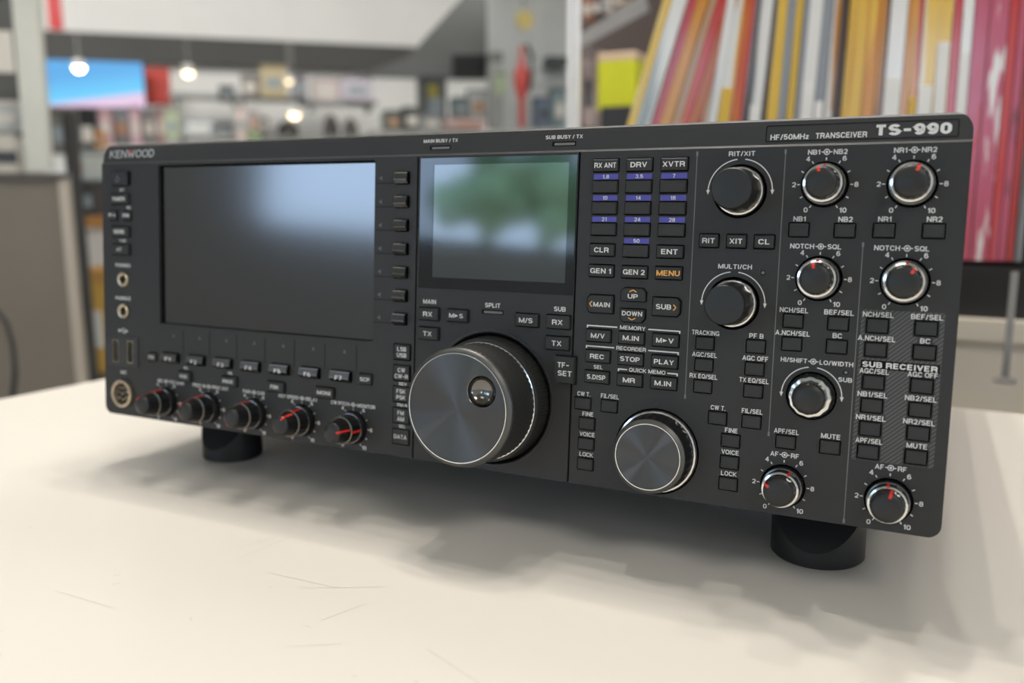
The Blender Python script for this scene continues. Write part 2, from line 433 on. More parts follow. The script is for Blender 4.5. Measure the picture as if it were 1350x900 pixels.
for vv, ts in ((68.75, (('M/V', 6.6), ('M.IN', 7.4), (None, 0))), (59.5, (('REC', 6.6), ('STOP', 9.0), ('PLAY', 8.8))), (50.2, (('S.DISP', 8.8), ('MR', 5.6), ('M.IN', 7.4)))):
    for u, (t, ft) in zip((318.2, 333.5, 348.8), ts):
        if t: key(u, vv, 11.3, 5.2, t, 2.1, fit=ft)
def mtov(a, b, fa, fb):
    def d(t, ht):
        text(t, a, -2.6, 0, 2.1, z=ht + 0.05, fit=fa); text(t, b, 2.7, 0, 2.1, z=ht + 0.05, fit=fb)
        t.add([(-0.9, -0.75, ht + 0.05), (1.0, 0, ht + 0.05), (-0.9, 0.75, ht + 0.05)], [(0, 1, 2)])
    return d
key(348.8, 68.75, 11.3, 5.2, deco=mtov('M', 'V', 2.5, 2.4))
def bracket(x0, x1, tx0, tx1, v, d0=True):
    lett.prism([(x0, v - 1.0), (x0 + 0.6, v - 1.0), (x0 + 0.6, v - 0.28), (tx0, v - 0.28), (tx0, v + 0.28), (x0, v + 0.28)], 0.02, 0.07); flush('bracket_line')
    lett.prism([(x1 - 0.6, v - 1.0), (x1, v - 1.0), (x1, v + 0.28), (tx1, v + 0.28), (tx1, v - 0.28), (x1 - 0.6, v - 0.28)], 0.02, 0.07); flush('bracket_line')
bracket(312.3, 355.0, 326.6, 340.8, 73.0); lab('MEMORY', 333.7, 73.1, 1.75, fit=11.6)
bracket(312.2, 354.8, 325.6, 341.2, 63.8); lab('RECORDER', 333.4, 63.9, 1.75, fit=13.6)
bracket(327.7, 354.8, 332.0, 350.2, 54.6); lab('QUICK MEMO', 341.1, 54.7, 1.75, fit=16.4)
lab('SEL', 318.4, 54.6)
# squares near the sub dial
SQ = (7.3, 5.1)
for u, v_, t in ((365.8, 68.8, 'TRACKING'), (365.8, 59.5, 'AGC/SEL'), (365.8, 50.3, 'RX EQ/SEL'), (386.8, 68.9, 'PF B'), (386.8, 59.6, 'AGC OFF'), (386.8, 50.4, 'TX EQ/SEL'),
                 (311.9, 37.5, 'CW T.'), (324.5, 37.6, 'FIL/SEL'), (314.2, 28.5, 'FINE'), (314.2, 19.2, 'VOICE'), (314.2, 9.9, 'LOCK'),
                 (372.7, 37.5, 'CW T.'), (386.8, 37.5, 'FIL/SEL'), (378.7, 28.5, 'FINE'), (378.7, 19.2, 'VOICE'), (378.7, 10.0, 'LOCK'),
                 (400.9, 116.7, 'NB1'), (418.1, 116.7, 'NB2'), (432.2, 116.9, 'NR1'), (449.4, 117.0, 'NR2'),
                 (400.9, 80.3, 'NCH/SEL'), (418.0, 80.3, 'BEF/SEL'), (400.9, 71.0, 'A.NCH/SEL'), (418.0, 71.1, 'BC'),
                 (400.9, 30.7, 'APF/SEL'), (418.0, 30.7, 'MUTE'),
                 (432.3, 80.3, 'NCH/SEL'), (449.4, 80.3, 'BEF/SEL'), (432.3, 71.0, 'A.NCH/SEL'), (449.4, 71.2, 'BC'),
                 (432.3, 58.2, 'AGC/SEL'), (449.4, 58.3, 'AGC OFF'), (432.3, 49.0, 'NB1/SEL'), (449.4, 49.1, 'NB2/SEL'),
                 (432.3, 39.8, 'NR1/SEL'), (449.4, 40.0, 'NR2/SEL'), (432.2, 30.6, 'APF/SEL'), (449.3, 30.7, 'MUTE')):
    key(u, v_, SQ[0], SQ[1], ht=1.0)
    n = {'A.NCH/SEL': 13.4, 'RX EQ/SEL': 11.8, 'TX EQ/SEL': 11.9, 'TRACKING': 11.6, 'AGC OFF': 10.4, 'NCH/SEL': 11.0, 'BEF/SEL': 11.0, 'AGC/SEL': 10.6,
         'NB1/SEL': 10.8, 'NB2/SEL': 11.0, 'NR1/SEL': 10.8, 'NR2/SEL': 11.0, 'APF/SEL': 9.8, 'MUTE': 7.2, 'FIL/SEL': 8.4, 'VOICE': 7.2, 'LOCK': 6.6, 'FINE': 5.2, 'CW T.': 6.2}.get(t)
    lab(t, u + (0.2 if u < 320 else 0), v_ + 4.35, 2.0, fit=n)
for u, t, ft in ((365.3, 'RIT', 5.2), (376.6, 'XIT', 5.2), (387.8, 'CL', 4.4)): key(u, 111.7, 7.7, 5.2, t, 2.1, fit=ft)
# centre keys
key(229.9, 73.4, 11.2, 5.8, 'RX', 2.3, fit=5.2, ht=1.8); key(230.0, 63.8, 11.2, 5.8, 'TX', 2.3, fit=4.8, ht=1.8)
key(246.0, 73.5, 11.2, 5.6, deco=mtov('M', 'S', 2.7, 2.2), ht=1.8); key(282.9, 73.5, 11.4, 5.7, 'M/S', 2.3, fit=7.2, ht=1.8)
key(298.6, 73.6, 11.4, 5.9, 'RX', 2.3, fit=5.2, ht=1.8); key(298.6, 64.0, 11.4, 5.9, 'TX', 2.3, fit=4.8, ht=1.8)
lab('MAIN', 229.8, 79.4, 2.15); lab('SPLIT', 264.5, 79.4, 2.15); lab('SUB', 298.9, 79.5, 2.15)
tf = [(-4.9, -4.0), (-2.9, -6.0), (4.9, -6.0), (4.9, 6.0), (-4.9, 6.0)]
b = MB(); b.prism([(x * 1.1, y * 1.1) for x, y in tf], 0.0, 0.15); part(b, 'key_surround', M_void, 303.0, 52.2)
b = MB(); b.prism(tf, 0.1, 2.2); b.prism([(x * 0.93, y * 0.95) for x, y in tf], 2.2, 2.6)
tk = part(b, 'push_button', M_key, 303.0, 52.2)
t = MB(); text(t, 'TF-', -0.4, 2.3, 2.4, z=2.66, fit=5.6); text(t, 'SET', 0.4, -1.5, 2.4, z=2.66, fit=6.8); t.build('legend', M_white, tk, 0.001)
# function keys around the wide screen: ridged chrome keys
def ridge(u, v, w, h, txt=None, name='function_key'):
    k = ('r', w, h)
    if k not in keycache:
        b = MB(); x = w / 2
        pr = [(h / 2, -2), (h / 2, 1.6), (h * 0.42, 2.0), (-h * 0.10, 2.7), (-h * 0.22, 2.65), (-h * 0.42, 1.6), (-h / 2, 1.2), (-h / 2, -2)]
        n = len(pr)
        b.add([(-x, a, c) for a, c in pr] + [(x, a, c) for a, c in pr],
              [tuple(range(n)), tuple(range(2 * n - 1, n - 1, -1))] + [(i, n + i, n + (i + 1) % n, (i + 1) % n) for i in range(n)])
        keycache[k] = b.mesh(name, M_satin, 0.001)
    o = link(name, keycache[k], RADIO, P(u, v, 0), ROTP)
    hole(crect(u, v, w + 1.0, h + 1.0, 0.4))
    if txt:
        t = MB(); text(t, txt, 0, -0.6, 2.2, z=2.75, fit=4.6); t.build('legend', M_white, o, 0.001)
    return o
for i in range(7):
    u = 56.0 + 20.3 * i
    ridge(u - 0.5, 38.0, 12.4, 5.2, 'F%d' % (i + 1))
    ridge(213.0, 139.2 - 11.55 * i, 7.4, 5.3)
for i in range(7):
    u = 57.6 + 20.25 * i
    dim = MB(); dim.add([(u - 1.0, 50.1, 0.05), (u + 1.0, 50.1, 0.05), (u, 52.3, 0.05)], [(0, 1, 2)]); part(dim, 'key_mark', M_dim)
    groove = MB(); groove.box(u + 7.4, u + 7.75, 40.5, 54.5, -0.05, 0.06); part(groove, 'score_line', M_void)
    vv = 139.2 - 11.55 * i
    dim = MB(); dim.add([(198.9, vv, 0.05), (201.0, vv - 1.2, 0.05), (201.0, vv + 1.2, 0.05)], [(0, 1, 2)]); part(dim, 'key_mark', M_dim)
    groove = MB(); groove.box(197.4, 208.6, vv - 2.6, vv - 2.3, -0.05, 0.06); part(groove, 'score_line', M_void)
# small keys of the left section
key(40.8, 37.3, 6.6, 4.8, 'ESC', 1.8, fit=4.6, ht=1.2); key(192.8, 37.8, 7.8, 5.2, 'SCP', 2.0, fit=6.0, ht=1.3)
key(66.8, 28.2, 9.6, 5.2, 'VOX', 2.0, fit=5.8, ht=1.8); key(100.8, 28.3, 11.0, 5.3, 'PROC', 2.0, fit=7.8, ht=1.8)
key(134.2, 28.4, 11.6, 5.4, 'FBK', 2.0, fit=5.8, ht=1.8); key(167.2, 28.4, 11.8, 5.4, 'MONI', 2.0, fit=8.6, ht=1.8)
lab('SEL', 67.2, 32.9, 1.5); lab('SEL', 100.9, 32.9, 1.5)
for vv, l in ((53.4, ('LSB', 'USB')), (42.8, ('CW', 'CW-R')), (32.1, ('FSK', 'PSK')), (21.2, ('FM', 'AM')), (10.5, ('DATA',))):
    key(214.6, vv, 9.6, 7.6, lines=l, cap=2.15, m=M_keyb, ht=0.7, wide=1.05)
for vv, t in ((37.3, 'REV'), (26.6, 'FM-N'), (15.8, 'SEL')): lab(t, 215.2, vv, 1.7)
def power(t, ht):
    n = 20
    for i in range(n):
        a0 = rad(120 + 300 * i / n); a1 = rad(120 + 300 * (i + 1) / n)
        t.add([(r * cos(a), r * sin(a) - 0.6, ht + 0.05) for a in (a0, a1) for r in (1.2, 1.6)], [(0, 1, 3, 2)])
    t.box(-0.2, 0.2, 0.2, 1.6, ht, ht + 0.05)
key(15.6, 141.0, 15.8, 7.4, deco=power, m=mat('power_key_gloss', (32, 34, 40), 0.25), ht=2.2, mt=M_grey)
key(15.8, 129.1, 15.0, 5.8, 'TIMER', 2.2, fit=10.5, ht=1.8); key(9.8, 119.6, 6.2, 5.4, 'PF A', 2.0, fit=5.8, ht=1.4); key(21.4, 119.6, 6.2, 5.4, 'DIM', 2.0, fit=5.4, ht=1.4)
key(15.8, 110.0, 15.0, 5.8, 'SEND', 2.2, fit=9.0, ht=1.8); key(15.8, 99.6, 15.0, 5.8, 'AT', 2.1, fit=4.2, ht=1.8)
lab('SET', 16.9, 134.5, 1.6); lab('SEL', 22.4, 124.2, 1.6); lab('TUNE', 16.8, 104.7, 1.7)
lab('PHONES', 16.8, 90.2, 2.0, fit=12.5); lab('PADDLE', 16.6, 70.6, 2.0, fit=12.5); lab('MIC', 16.0, 26.0, 2.0)
# usb mark
lett.box(13.2, 19.0, 50.9, 51.3, 0.02, 0.07); lett.add([(18.6, 50.3, 0.06), (20.2, 51.1, 0.06), (18.6, 51.9, 0.06)], [(0, 1, 2)])
lett.prism(circ(13.0, 51.1, 0.8, 12), 0.02, 0.07); lett.box(15.0, 17.6, 52.1, 52.5, 0.02, 0.07); lett.box(15.8, 18.0, 49.7, 50.1, 0.02, 0.07); flush('usb_mark')
# labels of the right part
lab('RIT/XIT', 376.8, 147.2, 1.9, fit=10.6); lab('MULTI/CH', 376.5, 101.3, 1.9, fit=13.8)
def arc(uc, vc, r, w=0.42, gap=1.6):
    for sgn in (-1, 1):
        n = 28; pts = []
        a0 = PI / 2 - sgn * gap / r; a1 = PI / 2 - sgn * (PI / 2 + 0.0)
        for i in range(n + 1):
            a = a0 + (a1 - a0) * i / n
            for q in (r - w / 2, r + w / 2): pts.append((uc + q * cos(a), vc + q * sin(a), 0.06))
        f = [(2 * i, 2 * i + 1, 2 * i + 3, 2 * i + 2) for i in range(n)]
        if sgn > 0: f = [q[::-1] for q in f]
        lett.add(pts, f)
        x = uc + sgn * r
        lett.add([(x - 0.75, vc + 0.6, 0.065), (x + 0.75, vc + 0.6, 0.065), (x, vc - 1.3, 0.065)], [(0, 2, 1)]); flush('rotation_arrow')
arc(376.7, 132.0, 13.0); arc(376.4, 86.1, 13.0); arc(409.6, 50.6, 11.6)
def sym(u, v):
    n = 24
    for (r0, r1) in ((0.85, 1.2), (0.0, 0.5)):
        if r0 == 0: lett.prism(circ(u, v, r1, 12), 0.02, 0.07); continue
        p = [];
        for i in range(n + 1):
            a = 2 * PI * i / n; p += [(u + r0 * cos(a), v + r0 * sin(a), 0.06), (u + r1 * cos(a), v + r1 * sin(a), 0.06)]
        lett.add(p, [(2 * i, 2 * i + 1, 2 * i + 3, 2 * i + 2) for i in range(n)])
    lett.box(u - 2.0, u - 1.2, v - 0.18, v + 0.18, 0.02, 0.07); lett.box(u + 1.2, u + 2.0, v - 0.18, v + 0.18, 0.02, 0.07)
def scale(u, v, r=9.9, nums=True):
    for k in range(11):
        a = rad(-150 + 30 * k); s, c = sin(a), cos(a)
        L = 0.55
        pts = [(u + s * q + c * e, v + c * q - s * e, 0.06) for q, e in ((r - L, -0.2), (r + L, -0.2), (r + L, 0.2), (r - L, 0.2))]
        lett.add(pts, [(0, 3, 2, 1)])
        if k % 2 == 0:
            lx, ly = {0: (-6.6, -9.9), 2: (-11.6, 0), 4: (-6.8, 10.0), 6: (6.8, 10.0), 8: (11.6, 0), 10: (7.3, -9.9)}[k]
            lab(str(k), u + lx * r / 9.9, v + ly * r / 9.9, 1.95, wide=1.15, own=False)
for u, v_, a, b_ in ((409.6, 134.5, 'NB1', 'NB2'), (440.8, 134.5, 'NR1', 'NR2'), (409.6, 97.7, 'NOTCH', 'SQL'), (440.8, 97.7, 'NOTCH', 'SQL'), (400.8, 12.7, 'AF', 'RF'), (440.8, 12.7, 'AF', 'RF'),
                     (51.2, 11.6, 'MIC', 'VOX GAIN'), (84.6, 11.6, 'PROC IN', 'PROC OUT'), (118.1, 11.6, 'PWR', 'CAR'), (151.5, 11.6, 'KEY SPEED', 'DELAY'), (185.0, 11.6, 'CW PITCH', 'MONITOR')):
    scale(u, v_, 9.9 if u > 300 else 9.7)
    flush('dial_scale')
    ys = v_ + 12.6 if u > 300 else v_ + 12.1
    sym(u, ys)
    cp = 1.95
    text(lett, a, u - 2.5, ys, cp, 1.1 if u > 300 else 1.0, 'R'); text(lett, b_, u + 2.5, ys, cp, 1.1 if u > 300 else 1.0, 'L'); flush()
sym(409.6, 64.5); text(lett, 'HI/SHIFT', 407.2, 64.5, 1.8, 1.1, 'R', fit=10.2); text(lett, 'LO/WIDTH', 412.0, 64.4, 1.8, 1.1, 'L', fit=12.6); flush()
lab('SUB', 422.0, 58.2, 1.8, fit=5.2)
b = MB(); b.box(427.2, 455.2, 63.4, 66.8, 0.0, 0.05); part(b, 'sub_receiver_bar', M_void)
text(lett, 'SUB RECEIVER', 441.1, 65.1, 2.2, z=0.09, fit=26.6, bold=0.105); flush()
# grey divider lines and dots
for u, v0, v1 in ((358.4, 45.2, 147.6), (394.0, 33.2, 147.6), (425.1, 1.6, 111.4)):
    dv = MB(); dv.box(u - 0.16, u + 0.16, v0, v1, 0.01, 0.06)
    for vv in (v0, v1): dv.box(u - 0.4, u + 0.4, vv - 0.9, vv + 0.9, 0.01, 0.07)
    part(dv, 'divider_line', M_grey)
# hatched ground behind the sub receiver keys
def tee(u, v, lw): return [(u - 4.6, v - 3.5), (u + 4.6, v - 3.5), (u + 4.6, v + 3.2), (u + lw, v + 3.2), (u + lw, v + 5.5), (u - lw, v + 5.5), (u - lw, v + 3.2), (u - 4.6, v + 3.2)]
mh = bpy.data.materials.new('hatch_print'); mh.use_nodes = True; t_ = mh.node_tree; pb = t_.nodes['Principled BSDF']
tcx = t_.nodes.new('ShaderNodeTexCoord'); sp = t_.nodes.new('ShaderNodeSeparateXYZ'); t_.links.new(tcx.outputs['Object'], sp.inputs[0])
m1 = t_.nodes.new('ShaderNodeMath'); m1.operation = 'MULTIPLY'; m1.inputs[1].default_value = 1.1; t_.links.new(sp.outputs[1], m1.inputs[0])
m2 = t_.nodes.new('ShaderNodeMath'); m2.operation = 'SUBTRACT'; t_.links.new(sp.outputs[0], m2.inputs[0]); t_.links.new(m1.outputs[0], m2.inputs[1])
m3 = t_.nodes.new('ShaderNodeMath'); m3.operation = 'MULTIPLY'; m3.inputs[1].default_value = 2 * PI / 0.0019; t_.links.new(m2.outputs[0], m3.inputs[0])
m4 = t_.nodes.new('ShaderNodeMath'); m4.operation = 'SINE'; t_.links.new(m3.outputs[0], m4.inputs[0])
cr = t_.nodes.new('ShaderNodeValToRGB'); t_.links.new(m4.outputs[0], cr.inputs[0])
cr.color_ramp.elements[0].position = 0.35; cr.color_ramp.elements[0].color = (*[lin(58)] * 3, 1)
cr.color_ramp.elements[1].position = 0.6; cr.color_ramp.elements[1].color = (*[lin(92)] * 3, 1)
t_.links.new(cr.outputs[0], pb.inputs['Base Color']); pb.inputs['Roughness'].default_value = 0.5
subk = [(432.3, 80.3, 5.9), (449.4, 80.3, 5.9), (432.3, 71.0, 5.0), (449.4, 71.2, 2.6), (432.3, 58.2, 5.0), (449.4, 58.3, 5.6), (432.3, 49.0, 5.2), (449.4, 49.1, 5.7), (432.3, 39.8, 5.2), (449.4, 40.0, 5.7), (432.2, 30.6, 5.0), (449.3, 30.7, 4.0)]
gap_ok = []
v, f = plate([(426.3, 27.0), (455.6, 27.0), (455.6, 86.4), (426.3, 86.4)], [tee(a, c, min(d, 5.2)) for a, c, d in subk], 0.04, 0.045)
b = MB(); b.add(v, f); part(b, 'hatched_print', mh)

# --- rotary knobs
def flute(n, amp): return lambda a, k, r: r * (1 - amp * (0.5 - 0.5 * cos(n * a)))
def pointer(pr, ang, wd=0.55):
    """red line running along a profile at an angle from the top"""
    b = MB(); a = PI / 2 - rad(ang); c, s = cos(a), sin(a); pts = []
    for r, z in pr:
        for e in (-wd, wd): pts.append(((r + 0.12) * c - e * s, (r + 0.12) * s + e * c, z + 0.12))
    for r, z in pr:
        for e in (-wd, wd): pts.append(((r - 0.5) * c - e * s, (r - 0.5) * s + e * c, z - 0.4))
    n = len(pr); f = []
    for i in range(n - 1):
        f.append((2 * i, 2 * i + 1, 2 * i + 3, 2 * i + 2)); f.append((2 * n + 2 * i + 1, 2 * n + 2 * i, 2 * n + 2 * i + 2, 2 * n + 2 * i + 3))
        f.append((2 * i, 2 * i + 2, 2 * n + 2 * i + 2, 2 * n + 2 * i)); f.append((2 * i + 3, 2 * i + 1, 2 * n + 2 * i + 1, 2 * n + 2 * i + 3))
    b.add(pts, f)
    return b
def small_knob(u, v, tall, ao, ai):
    hole(circ(u, v, 9.0 if not tall else 8.8))
    h1, h2, h3, h4 = (3.2, 10.6, 17.0, 19.4) if tall else (2.4, 7.4, 11.6, 13.2)
    ro, r2, r3, r4 = (8.0, 7.1, 6.45, 5.2) if tall else (8.1, 7.1, 6.35, 5.9)
    b = MB(); b.lathe([(8.4, -2.5), (8.4, 0.4), (8.2, h1 - 0.4), (ro, h1)], 72, rf=flute(36, 0.03), cap0=False)
    o = part(b, 'outer_knob', M_knob, u, v, 0, 40)
    b = MB(); b.lathe([(7.4, h1 - 0.2), (7.9, h1), (7.9, h1 + 0.35), (7.3, h1 + 0.5)], 64, cap0=False, cap1=False); b.build('silver_ring', M_satin, o, 0.001, 40)
    b = MB(); b.lathe([(7.5, h1), (7.35, h1 + 0.8), (r2, h2 - 0.5)], 80, rf=flute(16, 0.035), cap0=False); b.build('knob_skirt', M_knob, o, 0.001, 30)
    b = MB(); b.lathe([(r3, h2 - 0.6), (r2 + 0.1, h2 - 0.5), (r2 + 0.12, h2 - 0.1), (r3 + 0.1, h2 + 0.12)], 64, cap0=False, cap1=False); b.build('silver_ring', M_warm if tall else M_chrome, o, 0.001, 40)
    pointer([(7.45, h1 + 0.6), (r2, h2 - 0.6), (r2, h2), (r3 + 0.3, h2 + 0.1)], ao).build('pointer', M_red, o, 0.001)
    b = MB(); b.lathe([(r3, h2 - 0.5), (r3 - 0.1, h2 + 0.6), (r4 + 0.1, h3 - 0.5)], 80, rf=flute(16, 0.045), cap0=False, cap1=False)
    dome = [(r4 + 0.1, h3 - 0.5), (r4, h3)] + [(r4 * cos(rad(q)), h3 + (h4 - h3) * sin(rad(q))) for q in (15, 30, 45, 60, 75, 87)]
    i_ = part(b, 'inner_knob', M_knob, u, v, 0, 35)
    b = MB(); b.lathe(dome, 48, cap0=False); b.build('knob_cap', M_knobm, i_, 0.001, 50)
    pointer([(r3 - 0.1, h2 + 0.8), (r4 + 0.1, h3 - 0.4), (r4 * 0.92, h3 + (h4 - h3) * 0.4), (r4 * 0.66, h3 + (h4 - h3) * 0.75)], ai).build('pointer', M_red, i_, 0.001)
for a in ((409.6, 134.5, 0, 4, -14), (440.8, 134.5, 0, 18, 24), (409.6, 97.7, 0, 0, -10), (440.8, 97.7, 0, 6, 36), (400.8, 12.3, 0, 24, -62), (440.8, 12.3, 0, -2, 12),
          (51.2, 11.9, 1, 5, -30), (84.6, 11.9, 1, 0, -35), (118.1, 11.9, 1, 0, -150), (151.5, 11.9, 1, 20, 30), (185.0, 11.9, 1, 92, 80)): small_knob(*a)
def plain_knob(u, v, r0, r1, h, hr, name='tuning_knob'):
    hole(circ(u, v, hr))
    b = MB(); b.lathe([(r0, -2), (r0, 1.2), (r0 - 0.5, 1.6)], 64, cap0=False); o = part(b, name, M_knob, u, v, 0, 40)
    b = MB(); b.lathe([(r0 - 0.9, 1.4), (r0 - 0.3, 1.6), (r0 - 0.3, 2.0), (r0 - 0.9, 2.2)], 64, cap0=False, cap1=False); b.build('silver_ring', M_chrome, o, 0.001, 40)
    b = MB(); b.lathe([(r0 - 0.8, 1.8), (r1 + 0.25, h - 1.0)], 96, rf=flute(12, 0.03), cap0=False, cap1=False); b.build('knob_skirt', M_knob, o, 0.001, 30)
    b = MB(); b.lathe([(r1 + 0.2, h - 1.2), (r1 + 0.1, h - 0.5), (r1 - 0.35, h), (r1 * 0.7, h + 0.25), (r1 * 0.3, h + 0.4), (0.2, h + 0.42)], 64, cap0=False); b.build('knob_cap', M_knobm, o, 0.001, 35)
plain_knob(376.7, 132.0, 9.9, 8.0, 16.2, 11.0); plain_knob(376.4, 86.1, 9.9, 8.0, 16.2, 11.0)
# shift/width double knob
hole(circ(409.6, 50.6, 9.8))
b = MB(); b.lathe([(9.2, -2), (9.2, 0.8), (8.8, 1.2), (8.2, 3.6)], 96, rf=flute(24, 0.03), cap0=False); o = part(b, 'outer_knob', M_knob, 409.6, 50.6, 0, 35)
b = MB(); b.lathe([(7.0, 3.4), (8.1, 3.6), (8.1, 4.2), (6.8, 4.5)], 72, rf=flute(12, 0.04), cap0=False, cap1=False); b.build('silver_ring', M_chrome, o, 0.001, 40)
b = MB(); b.lathe([(6.9, 4.0), (6.8, 4.8), (6.5, 8.6)], 72, rf=flute(12, 0.05), cap0=False); o = part(b, 'inner_knob', M_knob, 409.6, 50.6, 0, 35)
b = MB(); b.lathe([(6.4, 8.2), (6.2, 9.0), (5.6, 9.7), (4.2, 10.3), (2, 10.7), (0.2, 10.8)], 48, cap0=False); b.build('knob_cap', M_knobm, o, 0.001, 50)
# main dial
U0, V0 = 264.4, 34.9
hole(circ(U0, V0, 31.8, 96))
b = MB(); b.lathe([(33.0, 0.0), (33.0, 0.5), (32.2, 0.7), (31.5, 0.4), (30.9, -1.5), (29, -4)], 96, cap0=False, cap1=False); part(b, 'dial_surround', mat('surround_black', (26, 26, 26), 0.35), U0, V0, 0, 40)
def knurl(n, amp, zr):
    def f(a, k, r): return r + amp * (1 if ((int(round(a / (2 * PI) * n * 2)) + k) % 2) else -1) * zr(k)
    return f
b = MB(); rows = [(30.0 - 0.9 * (k / 5.0), -3 + 1.9 * k) for k in range(7)]
b.lathe([(29.6, -3.2)] + rows + [(27.6, 8.6)], 240, rf=lambda a, k, r: r + (0.16 * (1 if int(round(a / (2 * PI) * 240)) % 2 else -1) if 0 < k < 7 else 0), cap0=False)
drag = part(b, 'drag_ring', M_knurl, U0, V0, 0, 30)
rows = []; n = 15
for k in range(n): rows.append((27.3 - 0.35 * k / n, 9.6 + 19.4 * k / (n - 1)))
b = MB(); b.lathe([(27.3, 8.0)] + rows + [(26.8, 29.4)], 264, rf=lambda a, k, r: r + (0.2 if (int(round(a / (2 * PI) * 264)) + (k // 2) * 2) % 4 < 2 else -0.12) * (1 if 0 < k < n + 1 and k % 2 else 0.2), cap0=False, cap1=False)
dial = part(b, 'main_dial', M_knurl, U0, V0, 0, 30)
b = MB(); b.lathe([(27.0, 8.5), (27.75, 8.7), (27.75, 9.2), (27.0, 9.4)], 128, cap0=False, cap1=False); b.build('silver_ring', M_chrome, dial, 0.001, 40)
b = MB(); b.lathe([(26.9, 29.2), (26.95, 30.0), (26.6, 30.8), (25.0, 32.0), (24.75, 32.1), (24.6, 31.8)], 128, cap0=False, cap1=False); b.build('bevelled_rim', M_edge, dial, 0.001, 30)
b = MB(); b.lathe([(24.8, 32.0), (24.75, 32.3), (24.35, 32.3), (24.3, 31.8)], 128, cap0=False, cap1=False); b.build('silver_ring', M_chrome, dial, 0.001, 30)
DX, DY, DR = 12.2, 8.6, 7.2
v, f = plate(circ(0, 0, 24.5, 160), [circ(DX, DY, DR, 56)], 1.0, 31.9)
b = MB(); b.add(v, f); b.build('spun_face', M_spun, dial, 0.001)
b = MB(); b.lathe([(DR + 0.0, 31.95), (DR - 0.25, 31.8)] + [((DR - 0.3) * cos(rad(q)), 31.7 - 4.6 * sin(rad(q))) for q in (8, 18, 30, 42, 54, 66, 78, 88)], 56, cap0=False, M=Matrix.Translation((DX, DY, 0)))
b.build('finger_dimple', M_bowl, dial, 0.001, 60)
# sub dial
U1, V1 = 346.7, 19.8
hole(circ(U1, V1, 19.0, 72))
b = MB(); b.lathe([(18.3, -2.5), (18.3, 0.4), (17.6, 0.8)], 96, cap0=False); sd = part(b, 'sub_dial', M_knob, U1, V1, 0, 40)
b = MB(); b.lathe([(17.2, 0.7), (17.9, 0.9), (17.9, 1.4), (17.2, 1.6)], 96, rf=flute(30, 0.006), cap0=False, cap1=False); b.build('silver_ring', M_chrome, sd, 0.001, 40)
b = MB(); b.lathe([(17.3, 1.2), (17.1, 2.0), (16.3, 10.4), (16.1, 10.8)], 180, rf=flute(30, 0.025), cap0=False, cap1=False); b.build('ribbed_grip', M_knob, sd, 0.001, 25)
b = MB(); b.lathe([(15.9, 10.4), (16.1, 10.9), (15.9, 11.6), (14.6, 12.6), (14.2, 12.6)], 96, cap0=False, cap1=False); b.build('bevelled_rim', M_edge, sd, 0.001, 30)
b = MB(); b.lathe([(14.35, 12.5), (14.3, 12.8), (13.95, 12.8), (13.9, 12.4)], 96, cap0=False, cap1=False); b.build('silver_ring', M_chrome, sd, 0.001, 30)
b = MB(); b.lathe([(14.1, 12.0), (14.0, 12.5), (0.05, 12.5)], 96, cap0=False); b.build('spun_face', M_spun, sd, 0.001, 30)

# --- jacks, sockets, lamps
def jack(u, v):
    hole(circ(u, v, 4.6, 32))
    b = MB(); b.lathe([(4.3, -2), (4.3, 0.6), (4.0, 1.0), (3.0, 1.0), (2.5, 0.7), (2.4, -4)], 40, cap0=False, cap1=False); o = part(b, 'audio_jack', M_jack, u, v, 0, 35)
    b = MB(); b.lathe([(2.6, -4.2), (2.6, -3.6)], 20); b.build('jack_bore', M_void, o, 0.001)
jack(16.9, 81.8); jack(16.7, 62.9)
hole(circ(15.8, 13.2, 8.6, 40))
b = MB(); b.lathe([(8.3, -2), (8.3, 2.0), (7.8, 2.4), (6.9, 2.4), (6.5, 2.0), (6.4, -1)], 48, cap0=False, cap1=False); mic = part(b, 'microphone_socket', M_jack, 15.8, 13.2, 0, 35)
b = MB(); b.lathe([(6.6, -1.2), (6.6, -0.6)], 32); b.build('socket_insert', M_keyb, mic, 0.001)
b = MB()
for i in range(7): b.lathe([(0.62, -0.8), (0.62, 1.2), (0.4, 1.5)], 10, M=Matrix.Translation((3.9 * cos(i * 2 * PI / 7 + 0.3), 3.9 * sin(i * 2 * PI / 7 + 0.3), 0)))
b.lathe([(0.62, -0.8), (0.62, 1.2), (0.4, 1.5)], 10); b.build('contact_pins', M_jack, mic, 0.001, 40)
v, f = plate(rrect(2.5, 28.8, 29.6, 47.4, 0.8), [crect(9.8, 38.6, 4.6, 13.2, 0.2), crect(22.2, 38.6, 4.6, 13.2, 0.2)], 0.6, 0.5)
b = MB(); b.add(v, f); part(b, 'usb_plate', mat('usb_plate_plastic', (48, 49, 48), 0.5))
for u in (9.8, 22.2):
    hole(crect(u, 38.6, 5.0, 13.6, 0.2))
    v, f = plate(crect(u, 38.6, 4.8, 13.4, 0.2), [crect(u, 38.6, 3.9, 12.4, 0.2)], 4, 0.45)
    b = MB(); b.add(v, f); o = part(b, 'usb_port', M_jack)
    b = MB(); b.box(u - 1.0, u + 0.4, 33.5, 43.7, -3, -0.4); b.build('contact_tongue', M_keyb, o, 0.001)
def led(u, v, r=0.75):
    hole(circ(u, v, r + 0.35, 16)); b = MB(); b.lathe([(r, -1), (r, 0), (r * 0.7, 0.3), (0.1, 0.4)], 16, cap0=False); part(b, 'indicator_lamp', M_grey, u, v, 0, 50)
led(387.9, 99.2); led(422.0, 61.1, 0.7)
